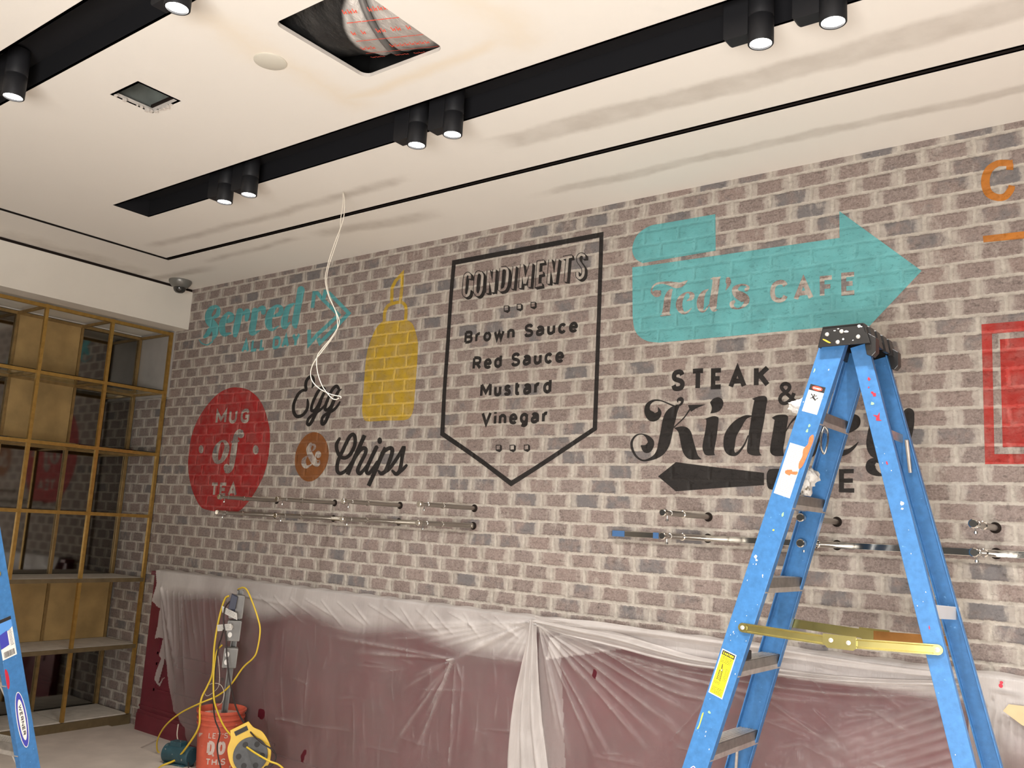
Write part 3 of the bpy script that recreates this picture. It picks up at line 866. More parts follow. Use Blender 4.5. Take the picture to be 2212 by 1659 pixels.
# --- mustard bottle
fn = crop(770, 570, 4.74)
f = F(fn)
f.poly(outline([(265, 590, 'c'), (520, 575, 'c'), (570, 610), (600, 680), (625, 780), (630, 850), (622, 1000), (607, 1200), (592, 1400), (580, 1500), (550, 1570), (500, 1598), (400, 1604), (300, 1605), (110, 1612), (70, 1570), (58, 1480), (72, 1300), (90, 1050), (110, 900), (140, 800), (200, 660)]))
f.stroke([(285, 592), (290, 500), (318, 435), (370, 407), (450, 392), (495, 420), (508, 475), (502, 580)], 32)
f.stroke([(360, 400), (365, 245), (400, 175), (470, 100), (464, 250), (450, 392)], 32, smooth=False)
f.ell(470, 102, 16, 20)
q = f.build('painted_sauce_bottle', 'p_yellow', wall); q['label'] = 'mustard yellow painted sauce bottle'

# --- egg & chips
fn = crop(610, 800, 12.764)
f = F(fn)
f.stroke([(815, 480, 30), (850, 390, 80), (850, 240, 88), (805, 165, 84), (730, 200, 84), (660, 300, 84), (640, 420, 84), (650, 540, 80), (560, 552, 80), (450, 640, 80), (370, 780, 80), (310, 950, 85), (310, 1130, 90), (370, 1250, 95), (450, 1272, 100), (560, 1230, 85), (660, 1110, 80), (700, 980, 80), (700, 870, 70), (692, 800, 40)])
f.stroke([(1150, 500, 90), (1100, 478, 90), (1040, 515, 85), (970, 610, 85), (870, 810, 80), (810, 980, 80), (800, 1090, 85), (850, 1120, 90), (930, 1060, 90), (1020, 900, 85), (1100, 720, 85), (1165, 600, 70), (1215, 560, 30)])
f.stroke([(1060, 850, 80), (960, 1110, 90), (880, 1270, 90), (800, 1430, 90), (725, 1505, 90), (685, 1450, 80), (725, 1330, 75), (850, 1210, 75), (1000, 1120, 80), (1140, 1000, 60), (1250, 850, 60)])
f.stroke([(1550, 500, 80), (1500, 432, 85), (1430, 470, 85), (1360, 560, 85), (1260, 780, 80), (1190, 960, 85), (1180, 1080, 85), (1240, 1090, 90), (1340, 990, 85), (1420, 820, 85), (1510, 640, 85), (1560, 560, 70), (1630, 520, 24)])
f.stroke([(1480, 700, 80), (1340, 1050, 90), (1270, 1230, 90), (1180, 1430, 90), (1105, 1485, 90), (1085, 1400, 85), (1120, 1280, 80), (1250, 1180, 80), (1400, 1100, 80), (1520, 980, 70), (1585, 870, 46)])
fn2 = crop(620, 920, 8.193)
x = F(fn2)
x.stroke([(930, 225, 50), (880, 320, 65), (885, 430, 65), (940, 540, 65), (1030, 565, 65), (1120, 500, 65), (1195, 350, 65), (1205, 215, 65), (1170, 150, 65), (1110, 190, 65), (1050, 300, 65), (980, 450, 65), (910, 600, 65), (885, 720, 65), (895, 810, 65), (950, 840, 65), (1040, 790, 60), (1120, 690, 60), (1240, 500, 60), (1330, 400, 60)])
x.stroke([(1372, 165), (1300, 330), (1180, 600), (1072, 862)], 72, caps=False)
x.stroke([(1230, 520, 60), (1320, 405, 70), (1390, 405, 70), (1385, 490, 66), (1300, 660, 66), (1252, 785, 70), (1285, 845, 66), (1350, 790, 60), (1430, 690, 60)])
x.stroke([(1582, 380, 72), (1500, 550, 70), (1420, 730, 70), (1408, 820, 65), (1455, 835, 65), (1530, 745, 60), (1600, 640, 60)])
x.ell(1640, 262, 42, 58)
x.stroke([(1745, 380), (1660, 560), (1560, 800), (1442, 1062)], 72, caps=False)
x.stroke([(1680, 480, 60), (1790, 402, 70), (1852, 402, 76), (1858, 480, 72), (1800, 660, 70), (1740, 800, 70), (1665, 842, 70), (1620, 800, 40)])
x.stroke([(1700, 838, 50), (1800, 772, 60), (1900, 640, 62), (2000, 490, 66), (2070, 375, 66), (2040, 540, 66), (2015, 700, 66), (1988, 805, 70), (1930, 852, 70), (1865, 795, 44)])
x.stroke([(1960, 842, 60), (2050, 770, 60), (2112, 700, 50)])
join_flat(f, x)
q = f.build('painted_script_words', 'p_black', wall); q['label'] = 'black painted script words for a dish'
f = F(fn2)
f.poly(outline([(490, 110), (600, 150), (690, 270), (735, 420), (733, 560), (690, 720), (600, 860), (500, 950), (400, 985), (300, 960), (210, 870), (150, 740), (138, 600), (160, 450), (220, 310), (310, 190), (400, 130)]))
amp = f.build('painted_ampersand_disc', 'p_orange', wall); amp['label'] = 'orange brown painted disc with an ampersand'
fn = crop(620, 920, 8.193, LAY)
f = F(fn, LAY)
f.ell(555, 505, 48, 64)
f.stroke([(520, 470, 20), (500, 540, 14), (530, 610, 14), (575, 610, 10)])
f.stroke([(420, 325, 60), (385, 400, 80), (395, 470, 95), (430, 550, 105), (480, 640, 100), (530, 690, 70), (570, 660, 36), (578, 610, 10)])
f.stroke([(440, 330, 30), (485, 340, 40), (490, 390, 40), (455, 440, 20)])
f.stroke([(350, 540, 24), (300, 600, 70), (300, 680, 84), (340, 725, 60), (400, 705, 26), (430, 680, 20)])
f.build('unpainted_lettering', 'brick', amp)

# --- steak & kidney
fn = crop(1320, 760, 3.16)
f = F(fn)
for ch, a0, a1, cap in (('S', (410, 271), (502, 266), 148), ('T', (540, 266), (642, 262), 150), ('E', (680, 257), (764, 254), 145), ('A', (800, 255), (924, 249), 150), ('K', (974, 245), (1084, 241), 150)):
    sign_word(f, fn, ch, a0, a1, cap, .225)
x = F(crop(1640, 820, 6.381))
x.stroke([(490, 298), (430, 240), (335, 150), (308, 105), (330, 65), (370, 55), (412, 78), (415, 125), (370, 175), (312, 212), (286, 262), (302, 312), (352, 328), (410, 300), (455, 245), (480, 185)], 50, caps=False)
y = F(crop(1350, 840, 6.506))
y.stroke([(468, 262, 10), (485, 330, 60), (440, 385, 110), (375, 385, 140), (315, 315, 90), (325, 225, 60), (400, 166, 30), (490, 163, 18), (590, 198, 18), (700, 243, 22), (765, 232, 28), (805, 185, 36), (790, 145, 60), (745, 155, 34), (742, 188, 10)])
y.stroke([(735, 250, 60), (680, 310, 130), (640, 380, 170), (610, 480, 175), (590, 580, 170), (570, 680, 170), (545, 780, 160), (500, 880, 120), (430, 950, 70), (340, 992, 36), (250, 1006, 24), (165, 955, 28), (108, 860, 34), (93, 760, 34), (130, 680, 26), (190, 640, 18), (262, 642, 18), (330, 690, 60), (365, 760, 95), (320, 840, 120), (275, 830, 100), (236, 806, 30)])
y.stroke([(690, 540, 16), (830, 405, 18), (915, 285, 22), (945, 245, 30)])
y.poly([(885, 228), (1135, 218), (1000, 275), (930, 322), (908, 290)])
y.poly(outline([(690, 548, 'c'), (800, 526), (880, 547), (930, 610), (960, 720), (1000, 860), (1030, 940), (1080, 990, 'c'), (960, 995), (880, 975), (820, 900), (790, 800), (770, 690), (745, 600)]))
y.poly(outline([(1195, 190, 'c'), (1240, 140), (1310, 118), (1368, 150), (1382, 220), (1340, 300), (1270, 335), (1200, 345, 'c'), (1222, 270)]))
y.poly(outline([(1115, 425, 'c'), (1230, 385), (1298, 393), (1315, 430), (1292, 650), (1266, 800), (1252, 890), (1266, 932, 'c'), (1150, 935), (1105, 890), (1090, 800), (1122, 620), (1142, 500), (1142, 428, 'c')]))
y.poly(outline([(1785, 140, 'c'), (1880, 105), (1970, 103), (2000, 150), (1985, 250), (1950, 480), (1915, 650), (1890, 830), (1898, 905), (1925, 935, 'c'), (1830, 940), (1745, 915), (1715, 860), (1730, 700), (1760, 500), (1790, 300), (1818, 160, 'c')]))
y.stroke([(1792, 380, 12), (1690, 402, 60), (1585, 500, 135), (1490, 640, 165), (1465, 780, 165), (1480, 870, 130), (1540, 918, 56), (1600, 888, 35), (1680, 780, 24), (1730, 660, 18)])
y.poly([(465, 1230), (715, 1030), (1200, 1092), (1955, 1180), (1955, 1352), (1300, 1395), (715, 1440)])
z = F(crop(1640, 840, 6.144))
z.poly(outline([(165, 385, 'c'), (230, 350), (330, 342), (382, 370), (370, 480), (340, 680), (320, 800), (328, 890, 'c'), (222, 893), (160, 862), (145, 790), (178, 580), (205, 412, 'c')]))
z.stroke([(345, 580, 12), (420, 450, 20), (520, 360, 40), (640, 350, 90)])
z.poly(outline([(600, 350, 'c'), (740, 345), (820, 390), (828, 540), (800, 740, 'c'), (720, 895), (600, 890), (600, 700), (680, 480)]))
z.stroke([(1090, 600, 30), (1200, 535, 90), (1265, 465, 140), (1275, 400, 120), (1220, 362, 60), (1120, 365, 60), (1020, 480, 130), (985, 640, 150), (1000, 780, 140), (1080, 850, 90), (1180, 828, 60), (1262, 768, 36), (1316, 705, 8)])
z.stroke([(1560, 440, 170), (1530, 600, 185), (1500, 740, 160), (1525, 850, 120), (1600, 902, 56), (1700, 860, 36), (1850, 600, 26)], caps=False)
z.stroke([(1985, 330, 150), (1972, 480, 165), (1932, 650, 170), (1882, 850, 150), (1832, 1000, 110), (1750, 1110, 56), (1640, 1142, 30), (1550, 1118, 76), (1485, 1060, 130), (1485, 990, 118), (1545, 950, 70), (1600, 975, 36)])
z.poly(outline([(98, 1150), (120, 1085), (170, 1064), (400, 1060, 'c'), (400, 1345, 'c'), (170, 1338), (108, 1290)]))
z.poly([(605, 1052), (722, 1050), (722, 1372), (640, 1372), (640, 1132), (605, 1132)])
z.poly([(1058, 1066), (1255, 1064), (1255, 1120), (1125, 1122), (1125, 1190), (1243, 1188), (1243, 1246), (1125, 1248), (1125, 1322), (1262, 1320), (1262, 1378), (1058, 1372)])
for k in (x, y, z):
    join_flat(f, k)
q = f.build('painted_dish_sign', 'p_black', wall); q['label'] = 'large black painted swash lettering over a dagger'

# --- amber letter, rule and red frame at the right
fn = crop(1912, 250, 3.317)
f = F(fn)
f.stroke([(893, 388, 50), (893, 345, 46), (855, 338, 46), (800, 345, 46), (742, 390, 56), (718, 468, 62), (738, 550, 60), (800, 585, 50), (860, 578, 50), (900, 530, 50), (908, 500, 46)], caps=False)
f.poly([(870, 322), (914, 315), (914, 388), (868, 388)])
f.poly([(700, 862), (1100, 815), (1100, 870), (705, 908)])
q = f.build('painted_amber_letter', 'p_amber', wall); q['label'] = 'amber painted letter above an amber rule'
a = at(2120, 700.6, 1, -.0012); b_ = at(2127.9, 1002.6, 1, -.0012); c = at(2142.8, 721, 1, -.0012); d = at(2148, 981, 1, -.0012)
e1 = at(2160, 733, 1, -.0012); e2 = at(2166, 966, 1, -.0012)
f = F(wallmap()); x1 = a.x + 1.15
fw = c.x - a.x; ix = e1.x - a.x
f.poly([[(a.x, a.z), (x1, a.z), (x1, b_.z), (b_.x, b_.z)], [(c.x, c.z), (d.x, d.z), (x1 - fw, d.z), (x1 - fw, c.z)]])
f.poly([(e1.x, e1.z), (e2.x, e2.z), (x1 - ix, e2.z), (x1 - ix, e1.z)])
q = f.build('painted_red_panel', 'p_red2', wall); q['label'] = 'bright red painted panel inside a red frame'

# ------------------------------------------------------------------ track spotlights
def spot(x, y, label, light=True, group='black ceiling spotlights'):
    t_ = thing('track_spotlight', label, 'spotlight', (x, y, H), 0, group)
    r = .043
    MB().lathe([(r * .92, .09), (r, .085), (r, -.02), (r * .97, -.022), (r * .97, -.026), (r, -.028), (r, -.118), (r * .97, -.12), (r * .86, -.12), (r * .84, -.112), (r * .8, -.105)], 32).build('housing', 'black', t_, auto=True)
    MB().prism([(-.052, -.085), (-.115, -.085), (-.125, -.075), (-.125, .09), (-.035, .09), (-.035, -.085)], -.028, .028, lambda a, c, d: (a, d, c)).build('driver_box', 'black', t_, bevel=.003)
    q = MB().lathe([(r * .84, -.113), (.0005, -.1125)], 32, cap=False).build('lens', 'lens', t_); q['label'] = 'glowing white lens'
    if light:
        l = lamp('spot_light', 'SPOT', (0, 0, -.125), 36 if x < 3 else 48, spot_size=math.radians(112), spot_blend=.8, shadow_soft_size=.035)
        l.parent = t_
    return t_
SP = [(2.277, -1.30, 'black spotlight at the far left end of the long recess'), (2.488, -1.30, 'second black spotlight from the far left end of the long recess'),
      (3.69, -1.30, 'left of the two black spotlights in the middle of the long recess'), (3.90, -1.30, 'right of the two black spotlights in the middle of the long recess'),
      (5.27, -1.30, 'left of the two black spotlights above the turquoise arrow'), (5.51, -1.30, 'right of the two black spotlights above the turquoise arrow'),
      (2.535, -2.51, 'black spotlight in the short recess at the left edge of the photo'), (3.724, -2.51, 'black spotlight in the upper left recess near the duct opening')]
for a in SP: spot(*a)

# ------------------------------------------------------------------ things in the ceiling
a = HOLES['duct']
dt = thing('flexible_duct', 'silver foil duct seen through the big ceiling opening', 'duct', ((a[0] + a[1]) / 2, (a[2] + a[3]) / 2, H + .02))
pl = MB(); w_, d_ = .36, .38
pl.box((-w_, -d_, .60), (w_, d_, .62)); pl.box((-w_, -d_, 0), (-w_ + .01, d_, .6)); pl.box((w_ - .01, -d_, 0), (w_, d_, .6)); pl.box((-w_, -d_, 0), (w_, -d_ + .01, .6)); pl.box((-w_, d_ - .01, 0), (w_, d_, .6))
q = pl.build('plenum_lining', 'void', dt); q['label'] = 'blackened lining around the duct'
# the duct: a crinkled cylinder running away to the right, dented by a strap
def duct():
    nu, nv = 70, 90; vs = []; fs = []; sp = []
    rr = .31
    ax = Vector((.93, .37, 0)).normalized(); sd = Vector((-.37, .93, 0)).normalized()
    for i in range(nu):
        s_ = -.36 + .72 * i / (nu - 1)
        for k in range(nv):
            th = math.pi + math.pi * k / (nv - 1)
            r = rr + .006 * noise.noise(Vector((s_ * 22, th * 2.2, 0))) + .003 * noise.noise(Vector((s_ * 60, th * 7, 3)))
            r -= .022 * math.exp(-((s_ - .0) / .016) ** 2)
            r += .008 * math.exp(-((s_ + .05) / .025) ** 2)
            p_ = ax * s_ + sd * (r * math.cos(th)) + Vector((0, 0, .320 + r * math.sin(th)))
            p_ += Vector((.01, .095, 0))
            vs.append(p_)
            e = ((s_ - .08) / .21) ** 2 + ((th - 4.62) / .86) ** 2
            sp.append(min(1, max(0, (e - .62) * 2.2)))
    for i in range(nu - 1):
        for k in range(nv - 1):
            q_ = i * nv + k; fs.append((q_, q_ + 1, q_ + nv + 1, q_ + nv))
    me = bpy.data.meshes.new('foil_sleeve'); me.from_pydata(vs, [], fs); me.update()
    at_ = me.attributes.new('spray', 'FLOAT', 'POINT'); at_.data.foreach_set('value', sp)
    ob = link_mesh('foil_sleeve', me, 'foil', dt, smooth=True); ob['label'] = 'crinkled silver foil with black overspray'
    st_ = MB(); rings = []
    for k in range(41):
        th = math.pi + math.pi * k / 40
        rings.append(ax * (.012 * math.sin(k * .4) * .4) + sd * ((rr - .002) * math.cos(th)) + Vector((.01, .095, .320 + (rr - .002) * math.sin(th))))
    st_.tube(rings, .013, 8); q_ = st_.build('strap', 'strut', dt, smooth=True); q_['label'] = 'dark grey strap round the duct'
    # red print on the foil
    f = Flat(lambda s_, th: ax * s_ + sd * ((rr + .006) * math.cos(th)) + Vector((.01, .085, .298 + (rr + .006) * math.sin(th))))
    f.v = []
    rows = [(4.14, .016), (4.30, .004), (4.42, .018), (4.58, .005), (4.70, .020), (4.86, .005), (5.0, .016)]
    for th, hh in rows:
        x_ = -.075
        while x_ < .20:
            if hh < .01: f.poly([(x_, th), (x_ + .028, th), (x_ + .028, th + .010), (x_, th + .010)]); x_ += .03
            else:
                if abs(x_ - .0) > .02 and random.random() < .72: f.stroke([(x_, th), (x_ + .004, th + hh * 3.4), (x_ + .012, th + hh * 1.2), (x_ + .013, th + hh * 3.6)], .0035, smooth=False)
                x_ += .020
    f2_ = f.build('red_print', 'redink', dt, facing=(0, 0, -1)); f2_['label'] = 'red printing on the foil'
duct()

a = HOLES['hatch']
ht = thing('ceiling_hatch', 'small square ragged cut-out in the ceiling with grey metal inside', 'hatch', ((a[0] + a[1]) / 2, (a[2] + a[3]) / 2, H + .017))
hb = MB(); w_ = .14
hb.box((-w_, -w_, .10), (w_, w_, .11)); hb.box((-w_, -w_, 0), (-w_ + .008, w_, .1)); hb.box((w_ - .008, -w_, 0), (w_, w_, .1)); hb.box((-w_, -w_, 0), (w_, -w_ + .008, .1)); hb.box((-w_, w_ - .008, 0), (w_, w_, .1))
hb.build('metal_box', 'hatch_in', ht)
MB().box((-.006, -.13, .085), (.004, .13, .1)).build('seam', 'gap', ht)
MB().box((-.10, .082, 0), (.08, .094, .012)).build('loose_strip', 'gap', ht)
cr = MB(); random.seed(3)
for k in range(26):
    an = random.choice((0, 1)); p_ = random.uniform(-.09, .09); s_ = random.uniform(.003, .009)
    c = (p_, .094, -.018) if an else (-.094, p_, -.018)
    cr.box((c[0] - s_, c[1] - s_ * .8, c[2] - s_ * random.uniform(.5, 1.8)), (c[0] + s_, c[1] + s_ * .8, c[2] + .003))
q = cr.build('plaster_crumbs', 'board_edge', ht); q['kind'] = 'stuff'

ct = at(584, 132, 2, H)
q = MB().lathe([(.064, 0), (.064, -.004), (.060, -.006), (.0005, -.006)], 40, cap=False).build('cover_plate', 'cover', None, ct, auto=True)
tag(q, 'round blank cover plate on the ceiling left of the duct opening', 'cover plate')

cc = at(390, 606, 2, H)
sc = thing('security_camera', 'small grey dome camera on the ceiling in the far corner', 'camera', cc)
MB().lathe([(.085, 0), (.086, -.012), (.078, -.030), (.060, -.052), (.045, -.060)], 32).build('base', 'cctv', sc, auto=True)
MB().lathe([(.047, -.055), (.047, -.068), (.040, -.086), (.026, -.098), (.0005, -.103)], 32, cap=False).build('dome', 'dome', sc, smooth=True)

# thin wire hanging from the ceiling in a long loop
fnw = lambda a, b_: at(640 + a / 3.319, 380 + b_ / 3.318, 1, -.869)
def wire(pts, yo=0): 
    return [tuple(fnw(*p) + Vector((0, yo, 0))) for p in crom(pts, 5)]
top = Vector((2.732, -.869, H))
w1 = [(335, 118), (335, 200), (318, 310), (312, 400), (275, 520), (235, 640), (218, 740), (230, 830), (262, 920), (288, 990), (296, 1060), (290, 1110), (245, 1180), (180, 1265), (125, 1340), (103, 1410), (115, 1470), (160, 1520), (215, 1552), (262, 1570), (318, 1582), (318, 1595)]
w2 = [(348, 120), (358, 190), (352, 300), (325, 390), (300, 450), (268, 540), (238, 640), (220, 742), (240, 850), (280, 940), (315, 1020), (320, 1060), (300, 1110), (255, 1175), (200, 1240), (165, 1290), (158, 1350), (170, 1430), (200, 1510), (235, 1560), (270, 1598), (300, 1605), (318, 1595)]
hw = MB().tube(wire(w1), .0026, 6).tube(wire(w2, -.012), .0026, 6).build('hanging_wire', 'cord_w', None, None, True)
tag(hw, 'thin white wire looping down from the ceiling before the brick wall', 'wire')

# ------------------------------------------------------------------ chrome bracket rods and rails on the brick
def rod(x, z, label, group):
    t_ = thing('bracket_rod', label, 'bracket rod', (x, 0, z), 0, group)
    R90 = Matrix.Rotation(math.radians(90), 4, 'X')      # local z -> -y
    MB().lathe([(.0005, -.002), (.021, -.002), (.022, .003), (.018, .005), (.012, .005)], 24, R90, cap=False).build('wall_plate', 'gap', t_)
    MB().lathe([(.0125, .0), (.0125, .40), (.0095, .402), (.0095, .452), (.0005, .452)], 18, R90).build('tube', 'steel', t_, auto=True)
    MB().lathe([(.0135, .27), (.0165, .272), (.0165, .278), (.0135, .28)], 18, R90).build('collar', 'chrome', t_, auto=True)
    MB().lathe([(.0105, .448), (.0165, .449), (.0165, .470), (.013, .473), (.0005, .473)], 20, R90).build('end_cap', 'chrome', t_, auto=True)
    th = MB(); th.tube([(0, -.425, -.008), (0, -.425, -.028)], .003, 8); th.tube([(0, -.425, -.026), (0, -.425, -.034)], .0065, 10)
    th.build('thumbscrew', 'steel', t_)
    return t_
ROD = [(1.314, 'below the red tea sign'), (1.905, 'second from the left end of the wall'), (2.494, 'third from the left end of the wall'), (3.083, 'below the pennant point'),
       (4.52, 'below the black dagger'), (5.12, 'behind the blue stepladder'), (5.731, 'below the red painted panel')]
for x_, w_ in ROD:
    rod(x_, 1.722, 'upper steel bracket rod on the brick, ' + w_, 'upper bracket rods')
    rod(x_, 1.622, 'lower steel bracket rod on the brick, ' + w_, 'lower bracket rods')
for (x0, x1, lb) in ((.66, 3.10, 'polished flat rail along the brick below the red tea sign and pennant'), (4.01, 8.6, 'polished flat rail along the brick behind the stepladder')):
    q = MB().box((x0, -.030, 1.608), (x1, -.022, 1.636)).box((x0 + .1, -.022, 1.614), (x0 + .13, 0, 1.630)).box((x1 - .13, -.022, 1.614), (x1 - .1, 0, 1.630)).build('wall_rail', 'chrome', bevel=.0015)
    tag(q, lb, 'rail', 'polished wall rails')
for x0, x1, lb in ((4.015, 4.085, 'blue tape at the left end of the right polished rail'), (4.245, 4.275, 'narrow blue tape further along the right polished rail')):
    q = MB().box((x0, -.0315, 1.6075), (x1, -.0300, 1.6365)).build('masking_tape', 'tape'); tag(q, lb, 'tape', 'blue tape on the rail')

# ------------------------------------------------------------------ brass shelving in the niche
sh = thing('display_shelving', 'tall brass framed shelving unit in the dark niche at the left', 'shelving', (-.42, -1.5, 0))
def shp(mb, name, m_, lb=None, **k):
    mb.v = [(p_[0] + .42, p_[1] + 1.5, p_[2]) for p_ in mb.v]
    ob = mb.build(name, m_, sh, **k)
    if lb: ob['label'] = lb
    return ob
XF, XB = -.19, -.645
PY = [-.03 - .5 * k for k in range(6)]
ZR = [3.035, 2.550, 2.050, 1.562, 1.075, .575]
for y_ in PY:
    shp(MB().box((XF - .012, y_ - .012, .075), (XF + .012, y_ + .012, 3.05)), 'front_post', 'brass')
    shp(MB().box((XB - .010, y_ - .010, .075), (XB + .010, y_ + .010, 3.05)), 'back_post', 'brass_dull')
for i, z_ in enumerate(ZR):
    shp(MB().box((XF - .011, PY[-1], z_ - .012), (XF + .011, PY[0], z_ + .012)), 'front_bar', 'brass')
    shp(MB().box((XB - .009, PY[-1], z_ - .011), (XB + .009, PY[0], z_ + .011)), 'back_bar', 'brass_dull')
    if i < 3:
        for y_ in PY: shp(MB().box((XB, y_ - .009, z_ - .010), (XF, y_ + .009, z_ + .010)), 'cross_bar', 'brass_dull')
    if i in (1, 2):
        shp(MB().box((XB + .012, PY[-1] + .01, z_ + .0125), (XF - .013, PY[0] - .01, z_ + .0205)), 'glass_shelf', 'glass', 'clear glass shelf')
    if i >= 4:
        for k in range(5):
            shp(MB().box((XB + .012, PY[k + 1] + .003, z_ - .013), (XF - .008, PY[k] - .003, z_ + .015)), 'shelf_board', 'shelf', 'dusty grey shelf board')
        shp(MB().box((XF - .008, PY[-1], z_ - .016), (XF + .013, PY[0], z_ + .013)), 'shelf_edge', 'shelf_edge')
shp(MB().box((XB, PY[-1], 0), (XF + .02, PY[0] + .02, .070)), 'plinth', 'shelf_edge', 'dark bronze plinth')
for k in range(5): shp(MB().box((XB + .01, PY[k + 1] + .004, .070), (XF - .005, PY[k] - .004, .078)), 'plinth_board', 'shelf')
shp(MB().box((XB - .018, PY[-1], .07), (XB - .012, -.004, 3.055)), 'mirror_back', 'mirror', 'dim mirrored back panel')
for (k, r0, r1) in ((1, 3.03, 2.06), (0, 1.06, .59), (1, 1.06, .59), (2, 1.06, .59), (3, 1.06, .59)):
    shp(MB().box((XB - .011, PY[k + 1] + .012, r1), (XB + .002, PY[k] - .012, r0)), 'plywood_panel', 'ply', 'plywood backing panel')

# ------------------------------------------------------------------ stepladders
LP = dict(af=.0643, sf=.3133, ar=.0443, sr=.2321, w0=.1489, wf=.0454, w0r=.1302, wr=.0379)
ZT = 2.3
def rail_pt(front, side, z):
    if front: a_ = -(LP['af'] + LP['sf'] * (ZT - z)); w_ = LP['w0'] + LP['wf'] * (ZT - z)
    else: a_ = LP['ar'] + LP['sr'] * (ZT - z); w_ = LP['w0r'] + LP['wr'] * (ZT - z)
    return Vector((a_, side * w_, z))
def rail_axes(front, side):
    A = rail_pt(front, side, 2.3); B = rail_pt(front, side, .0); d = (B - A).normalized()
    c = Vector((1, 0, 0)); c = (c - d * c.dot(d)).normalized()
    n = d.cross(c); n = n if n.y * side > 0 else -n
    return A, d, c, n
def ladder(name, label, loc, rz, near_labels='main', vis=-1):
    t_ = thing(name, label, 'stepladder', loc, rz, 'blue stepladders')
    for front in (True, False):
        for side in (-1, 1):
            A, d, c, n = rail_axes(front, side)
            hw = .0455 if front else .031; fl = .030 if front else .026; tk = .0045
            top = -.06 if front else -.035; ln = (2.3 - .012) / abs(d.z)
            prof = [(-hw, 0), (hw, 0), (hw, -fl), (hw - tk, -fl), (hw - tk, -tk), (-hw + tk, -tk), (-hw + tk, -fl), (-hw, -fl)]
            mb = MB().prism(prof, top, ln, lambda x, y, s_: A + c * x + n * y + d * s_)
            ob = mb.build('front_rail' if front else 'rear_rail', 'ladder_blue', t_, bevel=.0015)
            # rubber foot
            P = A + d * (ln - .05); X = lambda x, y, s_: P + c * x + n * y + d * s_
            MB().prism([(-hw - .006, .005), (hw + .006, .005), (hw + .006, -fl - .003), (-hw - .006, -fl - .003)], 0, .052, X).build('foot', 'rubber', ob)
    # steps
    for k in range(1, 8):
        z = k * .305 - .058
        pl_, pr_ = rail_pt(True, -1, z), rail_pt(True, 1, z)
        x0 = pl_.x - .040; x1 = pl_.x + .040; y0 = pl_.y + .004; y1 = pr_.y - .004
        mb = MB()
        prof = [(x0, z + .022), (x1, z + .022), (x1, z - .012), (x1 - .004, z - .012), (x1 - .004, z + .016), (x0 + .004, z + .016), (x0 + .004, z - .026), (x0, z - .026)]
        mb.prism(prof, y0, y1, lambda a_, b_, s_: (a_, s_, b_))
        for q in range(6):
            xx = x0 + .008 + q * .0125; mb.box((xx, y0, z + .022), (xx + .004, y1, z + .0242))
        prof2 = [(x1 - .003, z - .030), (x1, z - .030), (x1, z + .022), (x1 - .003, z + .022)]
        mb.prism(prof2, y0, y1, lambda a_, b_, s_: (a_, s_, b_))
        st = mb.build('step', 'alu', t_)
        if k in (1, 2, 3):
            br = MB()
            for sy, yy in ((1, y0 + .10), (-1, y1 - .10)):
                e = rail_pt(True, -1 if sy > 0 else 1, z - .21)
                br.tube([(pl_.x, yy, z - .02), (e.x + .01, e.y + .012 * sy, e.z)], .006, 8)
            br.build('knee_brace', 'alu', st)
    # cap
    capo = MB()
    ye = LP['w0'] + .024
    capo.prism([(-.078, 2.405), (.068, 2.405), (.089, 2.330), (-.097, 2.330)], -ye, -ye + .006, lambda a_, b_, s_: (a_, s_, b_))
    capo.prism([(-.078, 2.405), (.068, 2.405), (.089, 2.330), (-.097, 2.330)], ye - .006, ye, lambda a_, b_, s_: (a_, s_, b_))
    capo.prism([(-.078, 2.405), (.068, 2.405), (.068, 2.394), (-.078, 2.394)], -ye, ye, lambda a_, b_, s_: (a_, s_, b_))
    capo.prism([(.062, 2.405), (.068, 2.405), (.078, 2.368), (.072, 2.368)], -ye, ye, lambda a_, b_, s_: (a_, s_, b_))
    capo.prism([(-.078, 2.405), (-.072, 2.405), (-.091, 2.330), (-.097, 2.330)], -ye, ye, lambda a_, b_, s_: (a_, s_, b_))
    for yy in (-.115, -.04, .04, .115):
        capo.prism([(.066, 2.402), (.078, 2.398), (.090, 2.335), (.076, 2.335)], yy - .024, yy + .024, lambda a_, b_, s_: (a_, s_, b_))
    for yy in (-1, 1):
        capo.prism([(.078, 2.370), (.104, 2.352), (.104, 2.300), (.090, 2.285), (.072, 2.292), (.066, 2.330)], yy * (ye - .034) - .020, yy * (ye - .034) + .020, lambda a_, b_, s_: (a_, s_, b_))
    cp = capo.build('cap', 'cap', t_, bevel=.002)
    rv = MB()
    RY_ = Matrix.Rotation(math.radians(90), 4, 'X')
    for (a_, z_) in ((-.062, 2.375), (-.010, 2.381), (-.024, 2.343), (.048, 2.356)):
        for sg in (-1, 1):
            rv = MB(); rv.lathe([(.0075, -.001), (.0078, .001), (.006, .0035), (.0003, .0045)], 14, Matrix.Translation((a_, sg * ye, z_)) @ (RY_ if sg < 0 else RY_.inverted()), cap=False).build('rivet', 'rivet', cp)
